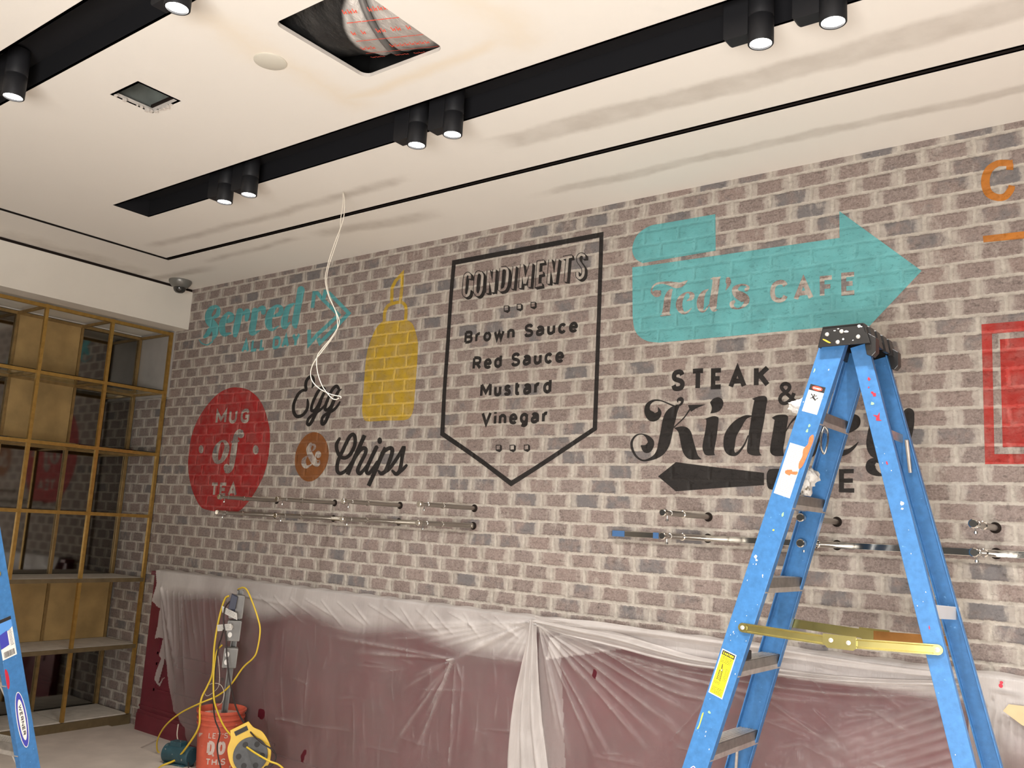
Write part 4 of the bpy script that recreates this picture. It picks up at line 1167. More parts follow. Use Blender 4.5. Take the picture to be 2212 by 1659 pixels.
    # spreaders: two hinged bars with a folding joint
    for side, m_ in ((-1, 'spread'), (1, 'spread')):
        p0 = rail_pt(True, side, 1.310); p1 = rail_pt(False, side, 1.310)
        off = .006 * side
        p0 = p0 + Vector((.012, off, .0)); p1 = p1 + Vector((.010, off, 0)); mid = (p0 + p1) / 2 + Vector((.02, 0, -.012))
        for qa, qb, mm in ((p0, mid, m_), (mid, p1, 'spread' if side < 0 else 'spread_o')):
            dr = (qb - qa).normalized(); up = Vector((0, 0, 1)); up = (up - dr * up.dot(dr)).normalized(); no = dr.cross(up)
            if no.y * side < 0: no = -no
            ln = (qb - qa).length; mb = MB()
            half = .0165
            prof = [(-half, 0), (-half, .006), (-half + .004, .006), (-half + .007, .002), (half - .007, .002), (half - .004, .006), (half, .006), (half, 0)]
            mb.prism(prof, -.0, ln, lambda x, y, s_: qa + up * x + no * y + dr * s_)
            e = qa if qa is p0 else qb
            mb.prism([(half * math.cos(u_), half * math.sin(u_)) for u_ in [2 * math.pi * i / 20 for i in range(20)]], 0, .005, lambda x, y, s_: e + dr * x + up * y + no * s_)
            mb.build('spreader', mm, t_)
        pt_ = MB()
        dr = (p1 - p0).normalized(); up = Vector((0, 0, 1)); no = dr.cross(up); no = no if no.y * side > 0 else -no
        pt_.prism([(-.055, .024), (.055, .024), (.055, -.014), (.045, -.022), (-.040, -.022), (-.055, -.008)], .005, .009, lambda x, y, s_: mid + dr * x + up * y + no * s_)
        pj = pt_.build('spreader_joint', m_, t_)
        rr = MB()
        for c_ in (mid + dr * -.028 + up * .004, mid + dr * .03 + up * .002, p0 - no * .004, p1 - no * .004):
            rot = no.to_track_quat('Z', 'Y').to_matrix().to_4x4()
            rr = MB(); rr.lathe([(.008, .008), (.0075, .011), (.0003, .0125)], 14, Matrix.Translation(c_) @ rot, cap=False).build('rivet', 'rivet', pj)
    # rear crosspieces
    for z, hh in ((2.025, .030), (.40, .028)):
        l_, r_ = rail_pt(False, -1, z), rail_pt(False, 1, z)
        MB().box((l_.x - .003, l_.y + .004, z - hh / 2), (l_.x + .003, r_.y - .004, z + hh / 2)).build('rear_bar', 'alu', t_)
    l_, r_ = rail_pt(False, -1, 2.02), rail_pt(False, 1, 1.90)
    MB().tube([(r_.x - .002, r_.y - .055, 2.015), (r_.x - .002, r_.y - .012, 1.90)], .007, 8).build('rear_brace', 'alu', t_)
    # printed labels and paint marks on the near front rail
    A, d, c, n = rail_axes(True, vis)
    if vis > 0: c = -c
    lift = lambda h: (lambda s_, tt: A + d * s_ + c * tt + n * h)
    fac = n
    rails = [o_ for o_ in t_.children if o_.name.startswith('front_rail')]
    rail = rails[0 if vis < 0 else 1]
    def lab(name, mm, shapes, h, text=None):
        f = Flat(lift(h)); shapes(f); ob = f.build(name, mm, rail, facing=fac)
        if text: ob['label'] = text
        return ob
    def lettering(f, txt, s0, s1, t0, cap, along, wt=.2):
        """lettering reading along the rail (along=True) or across it"""
        k = Flat(lambda x, y: (f.fn(x, t0 + y) if along else f.fn(s0 - y, x)))
        if along: word(k, txt, s0, s1, 0, cap, wt)
        else: word(k, txt, t0, s1, 0, cap, wt)
        join_flat(f, k)
    def rows(f, s0, s1, t0, t1, step, dash=.006, seed=1):
        R_ = random.Random(seed); s_ = s0
        while s_ < s1:
            x = t0
            while x < t1 - .002:
                l = R_.uniform(.3, 1) * dash
                f.poly([(s_, x), (s_, min(x + l, t1)), (s_ + step * .38, min(x + l, t1)), (s_ + step * .38, x)]); x += l + dash * .35
            s_ += step
    if near_labels == 'main':
        lab('danger_label', 'white', lambda f: f.poly([(.115, -.032), (.115, .026), (.219, .026), (.219, -.032)]), .0006, 'white danger label')
        lab('danger_band', 'ink', lambda f: f.poly([(.115, -.032), (.115, .026), (.137, .026), (.137, -.032)]), .0009)
        lab('danger_oval', 'redink', lambda f: f.ell(.126, -.003, .0085, .020), .0012)
        lab('danger_word', 'white', lambda f: lettering(f, 'DANGER', .1295, .0115, -.0175, .0065, False, .2), .0015)
        def fig(f):
            f.stroke([(.150, -.018, .003), (.158, -.010, .007), (.165, -.002, .006), (.170, .004, .004)]); f.ell(.151, -.006, .003, .003)
            f.stroke([(.158, -.010, .003), (.152, .004, .003)]); f.stroke([(.160, -.006, .003), (.166, -.016, .003)])
            f.stroke([(.168, .002, .003), (.160, .010, .003)])
        lab('danger_figure', 'ink', fig, .0009)
        def ladr(f):
            f.stroke([(.148, .018), (.178, .006)], .0015, smooth=False); f.stroke([(.148, .012), (.178, -.001)], .0015, smooth=False)
            for i in range(5): f.stroke([(.152 + i * .006, .0165 - i * .0024), (.152 + i * .006, .010 - i * .0025)], .001, smooth=False)
            rows(f, .186, .203, -.024, .020, .0042, .004, 2); rows(f, .205, .214, -.022, .018, .0042, .004, 3)
        lab('danger_print', 'greyink', ladr, .0009)
        lab('instruction_label', 'white', lambda f: f.poly([(.343, -.037), (.343, .026), (.537, .026), (.537, -.037)]), .0006, 'long white instruction label')
        lab('instruction_print', 'greyink', lambda f: (rows(f, .350, .520, -.031, .020, .0068, .009, 5), rows(f, .522, .533, -.031, .020, .005, .004, 6)), .0009)
        lab('orange_splash', 'orange_splash', lambda f: (f.poly(outline([(.292, .036), (.305, .026), (.330, .028), (.352, .018), (.378, .022), (.405, .018), (.425, .024), (.412, .034), (.382, .038), (.345, .041), (.312, .043)])),
                                                         f.poly(outline([(.445, -.020), (.436, .0), (.441, .006), (.436, .024), (.449, .022), (.452, .002), (.458, .0), (.456, -.018)]))), .0012, 'smears of orange paint')
        lab('caution_label', 'white', lambda f: f.poly([(1.138, -.039), (1.138, .019), (1.306, .019), (1.306, -.039)]), .0006, 'yellow caution label with white edge')
        lab('caution_ground', 'yellow_lab', lambda f: f.poly([(1.1415, -.0355), (1.1415, .0155), (1.3025, .0155), (1.3025, -.0355)]), .0009)
        lab('caution_band', 'ink', lambda f: f.poly([(1.1415, -.0355), (1.1415, .0155), (1.157, .0155), (1.157, -.0355)]), .0012)
        lab('caution_word', 'yellow_lab', lambda f: lettering(f, 'CAUTION', 1.1545, .0115, -.0315, .0095, False, .24), .0015)
        def cprint(f):
            rows(f, 1.162, 1.183, -.031, .012, .0048, .006, 8); rows(f, 1.200, 1.244, -.002, .012, .0048, .005, 9); rows(f, 1.276, 1.298, -.031, .010, .0048, .006, 10); rows(f, 1.256, 1.262, -.031, -.008, .0048, .006, 11)
            for i in range(6): f.stroke([(1.215 + i * .006, -.026 + i * .0005), (1.217 + i * .006, -.012)], .0018, smooth=False)
            f.stroke([(1.212, -.024), (1.25, -.024)], .002, smooth=False); f.stroke([(1.205, -.014), (1.252, -.010)], .002, smooth=False); f.stroke([(1.190, -.020, .003), (1.205, -.018, .004)])
        lab('caution_print', 'ink', cprint, .0012)
    lab('maker_oval', 'white', lambda f: f.ell(1.700, -.003, .128, .026, 0, 44), .0006, 'white and blue oval maker plate')
    lab('maker_oval_blue', 'blueink', lambda f: f.ell(1.700, -.003, .124, .0225, 0, 44), .0009)
    lab('maker_oval_field', 'white', lambda f: f.ell(1.700, -.003, .094, .0155, 0, 44), .0012)
    lab('maker_word', 'ink', lambda f: lettering(f, 'WERNER', 1.630, 1.770, -.010, .014, True, .24), .0015)
    if near_labels == 'side':
        lab('size_label', 'white', lambda f: f.poly([(1.43 - .195, -.045), (1.43 - .195, .024), (1.43 - .02, .024), (1.43 - .02, -.045)]), .0006, 'blue and white size label with barcode')
        lab('size_label_top', 'ink', lambda f: f.poly([(1.235, -.045), (1.235, .024), (1.250, .024), (1.250, -.045)]), .0009)
        lab('size_label_sky', 'skyink', lambda f: f.poly([(1.250, -.045), (1.250, .024), (1.282, .024), (1.290, .010), (1.300, -.02), (1.31, -.045)]), .0009)
        lab('size_label_blue', 'blueink', lambda f: f.poly([(1.300, -.045), (1.29, -.004), (1.355, -.004), (1.362, -.045)]), .0010)
        def bar(f):
            R_ = random.Random(4); x = -.036
            while x < .014:
                w_ = R_.choice((.0009, .0016, .0024)); f.poly([(1.378, x), (1.378, x + w_), (1.404, x + w_), (1.404, x)]); x += w_ + R_.choice((.0010, .0017))
            rows(f, 1.292, 1.362, .002, .018, .006, .004, 12)
        lab('size_label_print', 'ink', bar, .0012)
        lab('red_splash', 'red_splash', lambda f: f.poly(outline([(1.46, -.045), (1.455, -.036), (1.49, -.030), (1.53, -.034), (1.535, -.045)])), .0009, 'smear of red paint')
    if near_labels == 'main':
        R_ = random.Random(11)
        def blob(f, s_, tt, r, el=1.6):
            f.poly(outline([(s_ + r * el * math.cos(a_) * R_.uniform(.6, 1.2), tt + r * math.sin(a_) * R_.uniform(.6, 1.2)) for a_ in [2 * math.pi * i / 9 for i in range(9)]]))
        lab('lime_splash', 'lime_splash', lambda f: (f.poly(outline([(1.385, -.031), (1.390, -.036), (1.43, -.034), (1.445, -.037), (1.44, -.031)])), blob(f, .665, .005, .004, 1)), .0009, 'lime paint marks')
        lab('white_splash', 'white_splash', lambda f: [blob(f, R_.uniform(.03, 1.5), R_.uniform(-.04, .04), R_.uniform(.0008, .0024)) for i in range(22)] + [blob(f, .78, -.028, .006, 1.2), blob(f, .79, -.020, .005, .7)], .0009, 'specks of white paint')
        lab('green_splash', 'green_splash', lambda f: [blob(f, .065, -.034, .003, 3), blob(f, .285, .010, .005), blob(f, .265, .012, .004), blob(f, .60, .02, .004, 2.5), blob(f, 1.37, -.012, .006, .8)], .0009, 'faint green paint marks')
        A2, d2, c2, n2 = rail_axes(False, -1)
        rear = [o_ for o_ in t_.children if o_.name.startswith('rear_rail')][0]
        def rl(name, mm, fn_, lb):
            f = Flat(lambda s_, tt: A2 + d2 * s_ + c2 * tt + n2 * .0008); fn_(f); ob = f.build(name, mm, rear, facing=n2); ob['label'] = lb
        rl('red_splash', 'red_splash', lambda f: [blob(f, .095, .006, .005, 1.4), blob(f, .125, -.002, .003, 1), blob(f, .155, .010, .007, 1.3), blob(f, .147, .006, .005, 1), f.poly(outline([(.225, -.010), (.230, .004), (.222, .013), (.245, .008), (.252, .014), (.247, -.004), (.236, -.002)])), blob(f, .40, -.004, .003, 2.5), blob(f, .95, .0, .002, 3)], 'red paint spots')
        rl('white_splash', 'white_splash', lambda f: [blob(f, .545, .012, .006, 1.2), blob(f, .562, .008, .004, .8)] + [blob(f, R_.uniform(.05, 1.6), R_.uniform(-.028, .028), R_.uniform(.0006, .0016)) for i in range(10)], 'white paint spots')
        rl('green_splash', 'green_splash', lambda f: [blob(f, .185, -.002, .007, .9)], 'pale green paint spot')
        def cl(name, mm, fn_, lb):
            f = Flat(lambda a_, z_: Vector((a_, -ye - .0006, z_))); fn_(f); ob = f.build(name, mm, cp, facing=(0, -1, 0)); ob['label'] = lb
        cl('white_splash', 'white_splash', lambda f: [blob(f, .006, 2.379, .005, 1.6), blob(f, .052, 2.394, .005, 1.2), blob(f, .060, 2.391, .002), blob(f, -.004, 2.352, .003, 1.6), blob(f, -.022, 2.392, .002), blob(f, .030, 2.345, .0018), blob(f, -.035, 2.386, .0022, 2)], 'white paint drips')
        cl('yellow_splash', 'yellow_splash', lambda f: f.stroke([(-.076, 2.358, .004), (-.066, 2.352, .006), (-.055, 2.345, .005), (-.050, 2.343, .003)]), 'mustard paint streak')
    return t_
main = ladder('stepladder', 'tall blue fibreglass stepladder standing open before the brick wall', (5.3923, -.6137, 0), -.0286, 'main')
# the second ladder, only one rail of it in view at the left edge
pv = at(-4, 1240, 2, 1.31)
r_h = Vector((pv.x - CAMLOC.x, pv.y - CAMLOC.y, 0)).normalized(); rt = Vector((r_h.y, -r_h.x, 0))
an = math.radians(38)
n_out = -r_h * math.cos(an) + rt * math.sin(an)          # direction the visible side faces (local +y)
yv = n_out; rz2 = math.atan2(-yv.x, yv.y)
loc_ = rail_pt(True, 1, 1.31)
cz, sz = math.cos(rz2), math.sin(rz2)
base = Vector((pv.x - (cz * loc_.x - sz * loc_.y), pv.y - (sz * loc_.x + cz * loc_.y), 0))
ladder('stepladder', 'blue stepladder at the left edge, only a labelled rail in view', base, rz2, 'side', 1)

# rags and bits on the ladder
def crumple(name, label, cat, loc, size, m_, seed, group=None, sub=4):
    me = bpy.data.meshes.new(name); bm = bmesh.new()
    bmesh.ops.create_icosphere(bm, subdivisions=sub, radius=1)
    for v_ in bm.verts:
        p_ = v_.co.copy(); q_ = Vector((seed * 3.1, seed, 0))
        r = 1 + .55 * noise.noise(p_ * 1.3 + q_) + .35 * abs(noise.noise(p_ * 3.1 + q_)) + .14 * noise.noise(p_ * 7 + q_)
        v_.co = Vector((p_.x * size[0] * r, p_.y * size[1] * r, p_.z * size[2] * r))
    zmin = min(v_.co.z for v_ in bm.verts)
    for v_ in bm.verts: v_.co.z -= zmin
    bm.to_mesh(me); bm.free()
    ob = link_mesh(name, me, m_, None, loc, True); shade_auto(ob, 28)
    return tag(ob, label, cat, group)
def lw(p_):
    return main.matrix_basis @ Vector(p_) if False else Vector((5.3923 + math.cos(-.0286) * p_[0] - math.sin(-.0286) * p_[1], -.6137 + math.sin(-.0286) * p_[0] + math.cos(-.0286) * p_[1], p_[2]))
z6 = 6 * .305 - .058 + .0245; p6 = rail_pt(True, -1, z6)
crumple('rag', 'crumpled paint-stained white rag on the second highest step of the stepladder', 'rag', lw((p6.x + .012, -.045, z6)), (.050, .066, .058), 'rag', 5)
z7 = 7 * .305 - .058 + .0245; p7 = rail_pt(True, -1, z7)
crumple('paper_towel', 'white crumpled paper towel sticking out beside the danger label', 'paper towel', lw((p7.x - .062, p7.y + .085, z7 - .01)), (.045, .045, .030), 'paper', 2)
z4 = 4 * .305 - .058 + .0245; p4 = rail_pt(True, -1, z4)
q = MB().box((-.03, -.045, 0), (.03, .045, .034)).build('sanding_block', 'rubber', None, lw((p4.x + .005, p4.y + .075, z4)), bevel=.004); tag(q, 'small black sanding block on a step beside the caution label', 'sanding block')
hk = MB(); q7 = Vector((p7.x + .035, p7.y + .035, z7 - .055))
hk.tube(crom([(0, 0, .0), (.012, 0, -.02), (.012, 0, -.06), (.0, 0, -.10), (-.012, 0, -.075), (-.010, 0, -.03), (0, 0, 0)], 6), .004, 8)
q = hk.build('hook', 'chrome', None, lw(q7), True); tag(q, 'shiny metal hook hanging under the top step of the stepladder', 'hook')
cb = MB(); l_, r_ = rail_pt(False, -1, 1.425), rail_pt(False, 1, 1.405)
cb.prism([(-.022, 0), (.022, .003), (.020, .0045), (-.022, .0015)], .0, 1.0, lambda x, y, s_: Vector((l_.x + .02 + (r_.x - l_.x) * s_ + y, l_.y + .03 + (r_.y + .03 - l_.y - .03) * s_, 1.425 - .02 * s_ + x + .006 * math.sin(s_ * 3))))
cbo = cb.build('tape_strip', 'clear', None); cbo.matrix_basis = Matrix.Translation((5.3923, -.6137, 0)) @ Matrix.Rotation(-.0286, 4, 'Z'); tag(cbo, 'clear tape strip stretched between the rear rails of the stepladder', 'tape')

# ------------------------------------------------------------------ polythene dust sheets over the wainscot
def pinside(px_, pz_, poly):
    inside = np.zeros(px_.shape, bool); n = len(poly)
    for i in range(n):
        x0, z0 = poly[i]; x1, z1 = poly[(i + 1) % n]
        if z0 == z1: continue
        c = ((z0 > pz_) != (z1 > pz_)) & (px_ < (x1 - x0) * (pz_ - z0) / (z1 - z0) + x0)
        inside ^= c
    return inside
YS = -.098
def wpx(x, y): p_ = at(x, y, 1, YS); return (p_.x, p_.z)
def nz(x, z, s, sd):     # smooth value noise on arrays
    out = np.zeros(x.shape); 
    r = np.random.RandomState(sd); K = 64; tab = r.rand(K, K)
    u_ = x * s; v_ = z * s; i = np.floor(u_).astype(int); j = np.floor(v_).astype(int); a_ = u_ - i; b_ = v_ - j
    a_ = a_ * a_ * (3 - 2 * a_); b_ = b_ * b_ * (3 - 2 * b_)
    g_ = lambda p_, q_: tab[p_ % K, q_ % K]
    return (g_(i, j) * (1 - a_) + g_(i + 1, j) * a_) * (1 - b_) + (g_(i, j + 1) * (1 - a_) + g_(i + 1, j + 1) * a_) * b_
def sheet(name, label, x0, x1, ztop, zbot, poly, holes, folds, haze_fn, base=YS, step=.007, amp=.012, group='dust sheets over the wainscot'):
    nx = int((x1 - x0) / step) + 1; nzv = int((ztop - zbot) / step) + 1
    X, Z = np.meshgrid(np.linspace(x0, x1, nx), np.linspace(ztop, zbot, nzv))
    keep = pinside(X, Z, poly)
    for h in holes: keep &= ~pinside(X, Z, h)
    hgt = amp * (nz(X, Z * .35, 5, 1) + .5 * nz(X, Z * .4, 13, 2)) * np.clip((ztop - Z) / .10, 0, 1)
    haz = haze_fn(X, Z)
    for f in folds:                      # (points, width, height, extra haze)
        pts, w_, hh, hz = f
        pts = np.array(pts); best = np.full(X.shape, 9.9); tb = np.zeros(X.shape)
        L_ = np.r_[0, np.cumsum(np.hypot(*(pts[1:] - pts[:-1]).T))]
        for i in range(len(pts) - 1):
            a_, b_ = pts[i], pts[i + 1]; d_ = b_ - a_; l2 = d_ @ d_
            tt = np.clip(((X - a_[0]) * d_[0] + (Z - a_[1]) * d_[1]) / l2, 0, 1)
            q_ = np.hypot(X - a_[0] - tt * d_[0], Z - a_[1] - tt * d_[1])
            m_ = q_ < best; best[m_] = q_[m_]; tb[m_] = (L_[i] + tt[m_] * math.sqrt(l2)) / L_[-1]
        ww = w_ * (.45 + 1.1 * tb)
        prof = np.exp(-(best / ww) ** 2) * np.clip((1 - tb) * 3, 0, 1) * (.6 + .4 * nz(X, Z, 30, 5))
        hgt += hh * prof; haz = haz + hz * np.exp(-(best / (ww * .75)) ** 2) * np.clip((1 - tb) * 3, 0, 1) * (.5 + .7 * nz(X, Z, 40, 6))
    idx = np.full(X.shape, -1); 
    fm = keep[:-1, :-1] & keep[1:, :-1] & keep[1:, 1:] & keep[:-1, 1:]
    used = np.zeros(X.shape, bool)
    for a_, b_ in ((slice(0, -1), slice(0, -1)), (slice(1, None), slice(0, -1)), (slice(1, None), slice(1, None)), (slice(0, -1), slice(1, None))): used[a_, b_] |= fm
    idx[used] = np.arange(used.sum())
    vs = np.stack([X[used], base - hgt[used], Z[used]], 1)
    fi = np.argwhere(fm)
    fs = [(idx[i, j], idx[i + 1, j], idx[i + 1, j + 1], idx[i, j + 1]) for i, j in fi]
    # the top edge lies back over the ledge to the brick
    hz_ = list(np.clip(haz[used], 0, 1)); vs = [tuple(v_) for v_ in vs]
    tops = [(int(idx[0, j]), X[0, j]) for j in range(nx) if idx[0, j] >= 0]; k0 = len(vs)
    for (i_, xx_) in tops:
        y0_ = vs[i_][1]
        for f_, zz_ in ((.55, .004), (0.0, .007)):
            vs.append((xx_, -.004 + (y0_ + .004) * f_, ztop + zz_ + .003 * math.sin(xx_ * 31) * (1 - f_))); hz_.append(min(1, hz_[i_] + .15))
    for a_ in range(len(tops) - 1):
        fs.append((tops[a_][0], tops[a_ + 1][0], k0 + 2 * a_ + 2, k0 + 2 * a_)); fs.append((k0 + 2 * a_, k0 + 2 * a_ + 2, k0 + 2 * a_ + 3, k0 + 2 * a_ + 1))
    me = bpy.data.meshes.new(name); me.from_pydata([tuple(v_) for v_ in vs], [], [tuple(int(k) for k in f) for f in fs]); me.update()
    at_ = me.attributes.new('haze', 'FLOAT', 'POINT'); at_.data.foreach_set('value', np.array(hz_, np.float32))
    ob = link_mesh(name, me, 'film', None, None, True)
    return tag(ob, label, 'dust sheet', group)
ZL = 1.166
xm, _ = wpx(1158, 1340)                       # where the two sheets are gathered
lp = lambda a, b_: wpx(300 + a / 3.78, 1220 + b_ / 3.78)
leftpoly = [(xm, ZL + .01), (wpx(335, 1238)[0], ZL + .01)] + [lp(*p_) for p_ in ((138, 75), (150, 160), (125, 235), (108, 300), (135, 318), (150, 345), (182, 352), (172, 420), (163, 490), (133, 612), (160, 600), (203, 600), (185, 680), (168, 740), (186, 765), (150, 850), (128, 935), (150, 975), (176, 1000), (205, 940), (243, 912), (248, 985), (270, 1090), (290, 1195), (330, 1230), (345, 1290), (385, 1330), (390, 1400), (430, 1520), (470, 1659))] + [(lp(480, 1659)[0] , .03), (xm - .02, .03)]
lholes = [[lp(*p_) for p_ in ((218, 772), (215, 800), (168, 965), (195, 925), (240, 905), (236, 800))],
          [lp(*p_) for p_ in ((980, 1185), (1010, 1180), (1040, 1200), (1030, 1240), (1005, 1260), (975, 1235))],
          [lp(*p_) for p_ in ((1350, 1525), (1368, 1512), (1372, 1530), (1352, 1560), (1345, 1612), (1330, 1605), (1330, 1560))]]
P1 = (1152, 1342); Q1 = (986, 1423)
def ray_(a, b_, w_=.010, h_=.010, z_=.16): return ([wpx(*a), wpx(*b_)], w_, h_, z_)
lfolds = [ray_(P1, q_) for q_ in ((870, 1348), (850, 1362), (880, 1378), (900, 1392), (930, 1405), (1060, 1428), (1085, 1440), (1110, 1450))]
lfolds += [ray_(P1, (975, 1429), .012, .016, .25), ray_((1120, 1355), (1005, 1405), .008, .012, .2)]
lfolds += [ray_(Q1, q_, .009, .010, .14) for q_ in ((895, 1462), (870, 1490), (900, 1520), (915, 1560), (975, 1625), (1003, 1480))]
lfolds += [ray_(Q1, q_, .012, .013, .20) for q_ in ((845, 1620), (930, 1540), (895, 1640), (760, 1408), (705, 1372))]
lfolds += [ray_((1003, 1440), (988, 1640), .008, .009, .10), ray_((975, 1615), (973, 1659), .010, .01, .2), ray_((500, 1280), (640, 1310), .01, .01, .08), ray_((352, 1270), (385, 1470), .018, .020, -.15), ray_((395, 1290), (405, 1520), .012, .012, .05)]
for q_ in range(16):
    x_ = 560 + q_ * 34; lfolds.append(ray_((x_, 1285 + q_ * 3), (x_ + random.uniform(40, 90), 1325 + q_ * 3 + random.uniform(0, 25)), .006, .007, .16))
R5 = random.Random(21)
for q_ in range(70):                      # fine random creases
    x_ = R5.uniform(560, 1140); y_ = R5.uniform(1330, 1600) + (x_ - 560) * .06
    if R5.random() < .7: e_ = (x_ + R5.uniform(-14, 10), y_ + R5.uniform(25, 110))
    else: e_ = (x_ + R5.uniform(30, 120), y_ + R5.uniform(-6, 22))
    lfolds.append(ray_((x_, y_), e_, R5.uniform(.0045, .008), R5.uniform(.003, .007), R5.uniform(.04, .13)))
for q_ in range(14):
    x_ = 350 + q_ * 13; lfolds.append(ray_((x_, 1275 + q_ * 2), (x_ + R5.uniform(0, 26), 1420 + R5.uniform(-50, 110)), R5.uniform(.008, .014), R5.uniform(.006, .014), R5.uniform(-.10, .10)))
def lhaze(X, Z):
    top = ZL - Z
    t_ = .05 + .04 * nz(X, Z, 4, 9) 
    dust = np.clip(1 - (top - .045 - .10 * nz(X, Z * 0, 2.2, 3)) / .13, 0, 1)
    dust = dust * dust * (3 - 2 * dust)
    left = np.clip(1 - (X - .12) / .75, 0, 1)
    return .16 + .60 * left * left + .60 * dust * (.75 + .35 * nz(X, Z, 9, 4)) + .07 * nz(X, Z * .3, 7, 8)
sheet('dust_sheet', 'torn milky dust sheet hanging over the wainscot left of the gathered knot', -.06, xm, ZL, .03, leftpoly, lholes, lfolds, lhaze)

XE, _ = wpx(2096, 1600)
P2 = (1168, 1346)
rfolds = [ray_(P2, q_, .010, .012, .16) for q_ in ((1212, 1600), (1240, 1659), (1300, 1659), (1335, 1659), (1420, 1640), (1445, 1610), (1500, 1600), (1510, 1550), (1520, 1500), (1290, 1500), (1270, 1420))]
def arc(*pts, w=.012, h=.014, z=.22): return ([wpx(*p_) for p_ in crom(pts, 5)], w, h, z)
rfolds += [arc((1285, 1395), (1400, 1430), (1500, 1462)), arc((1240, 1370), (1400, 1440), (1640, 1500), (1800, 1520), w=.008), arc((1300, 1400), (1450, 1490), (1600, 1520), w=.008, z=.2),
           arc((1450, 1425), (1660, 1455), (1860, 1477), (2080, 1490), w=.010, h=.02, z=.35), arc((1440, 1440), (1650, 1478), (1860, 1500), (2080, 1500), w=.008),
           arc((1450, 1600), (1560, 1480), (1600, 1470), w=.006, z=.1), arc((1640, 1500), (1760, 1580), (1800, 1600), w=.005, h=.006, z=.10)]
for k in range(7): rfolds.append(arc((2085, 1505 + 24 * k), (1980, 1535 + 24 * k), (1850, 1580 + 22 * k), (1660, 1640 + 20 * k), w=.020, h=.016, z=.10))
for q_ in range(40):
    x_ = R5.uniform(1220, 2060); y_ = R5.uniform(1400, 1640) + (x_ - 1220) * .05
    rfolds.append(ray_((x_, y_), (x_ + R5.uniform(20, 120), y_ + R5.uniform(-20, 60)), R5.uniform(.0045, .009), R5.uniform(.003, .008), R5.uniform(.04, .14)))
def rhaze(X, Z):
    top = ZL - Z
    ed = .022 + .055 * np.clip((X - xm) / 1.9, 0, 1) + .02 * nz(X, Z * 0, 3, 3)
    dust = np.clip(1 - (top - ed) / .035, 0, 1)
    tri = pinside(X, Z, [wpx(1192, 1378), wpx(1185, 1424), wpx(1360, 1400), wpx(1290, 1380), wpx(1230, 1365)]) * .35
    band = pinside(X, Z, [wpx(1168, 1346), wpx(1215, 1390), wpx(1226, 1659), wpx(1150, 1659)]) * .20
    return .14 + .62 * dust + tri + band + .08 * nz(X, Z * .3, 6, 18)
rp = [(xm - .015, ZL + .01), (XE + .12, ZL + .01), (XE + .10, .03), (xm - .05, .03)]
rsheet = sheet('dust_sheet', 'milky dust sheet over the wainscot behind the stepladder', xm - .05, XE + .12, ZL, .03, rp, [[wpx(1287, 1446), wpx(1290, 1446), wpx(1290, 1464), wpx(1287, 1466)]], rfolds, rhaze, base=YS - .004)
x3 = 9.6
efolds = [([wpx(2140 + 16 * k, 1520 + 10 * k), wpx(2120 + 22 * k, 1659)], .016, .018, .14) for k in range(6)] + [([wpx(2140, 1485), wpx(2220, 1502)], .008, .012, -.25)]
def ehaze(X, Z):
    top = ZL - Z
    dust = np.clip(1 - (top - .075) / .16, 0, 1)
    return .33 + .5 * dust + .06 * nz(X, Z * .3, 6, 28)
sheet('dust_sheet', 'whiter dust sheet at the right edge with a red mark', XE, x3, ZL, .03, [(XE, ZL + .01), (x3, ZL + .01), (x3, .03), (XE - .02, .03)], [], efolds, ehaze, base=YS - .012, step=.009)

def film_ribbon(mb_v, mb_f, hz, centre, width, plies, depth, haze, sd):
    """pleated film along a centre line: across it the film zig-zags in soft pleats"""
    n = len(centre); m_ = plies * 8
    k0 = len(mb_v)
    R_ = random.Random(sd); ph = R_.uniform(0, 6)
    for i, (c, w_) in enumerate(zip(centre, width)):
        for j in range(m_ + 1):
            u_ = j / m_ - .5
            off = depth * (.5 + .5 * math.sin(j / 8 * 2 * math.pi * .9 + ph + .12 * i)) * (.5 + w_ / max(width)) + .004 * noise.noise(Vector((u_ * 9, i * .3, sd)))
            dirv = c[1]
            mb_v.append(tuple(c[0] + dirv * (u_ * w_) + Vector((0, -off - .012 * math.cos(u_ * math.pi), 0))))
            hz.append(haze + .12 * noise.noise(Vector((u_ * 6, i * .25, sd + 4))))
    for i in range(n - 1):
        for j in range(m_):
            q_ = k0 + i * (m_ + 1) + j; mb_f.append((q_, q_ + 1, q_ + m_ + 2, q_ + m_ + 1))
def ribbon(name, centre_px, width_px, plies, depth, haze, sd, label, base=-.11, vertical=True):
    c = []; ws = []
    pts = crom(centre_px, 8); wd = crom([(w_, 0) for w_ in width_px], 8)
    P = [at(p_[0], p_[1], 1, base) for p_ in pts]
    for i, p_ in enumerate(P):
        d_ = (P[min(i + 1, len(P) - 1)] - P[max(i - 1, 0)]).normalized()
        side = Vector((d_.z, 0, -d_.x)).normalized()
        w_ = (at(pts[i][0] + wd[i][0] / 2, pts[i][1], 1, base) - at(pts[i][0] - wd[i][0] / 2, pts[i][1], 1, base)).length
        c.append((p_, side)); ws.append(w_)
    v_, f_, h_ = [], [], []
    film_ribbon(v_, f_, h_, c, ws, plies, depth, haze, sd)
    me = bpy.data.meshes.new(name); me.from_pydata(v_, [], f_); me.update()
    at_ = me.attributes.new('haze', 'FLOAT', 'POINT'); at_.data.foreach_set('value', [min(1, max(0, q_)) for q_ in h_])
    ob = link_mesh(name, me, 'film', rsheet, None, True)
    ob['label'] = label
    return ob
ribbon('gathered_fold', [(1156, 1338), (1152, 1400), (1146, 1480), (1141, 1560), (1142, 1659), (1146, 1800)], [14, 26, 44, 62, 84, 100], 3, .030, .80, 3, 'gathered cream column of film', -.112)
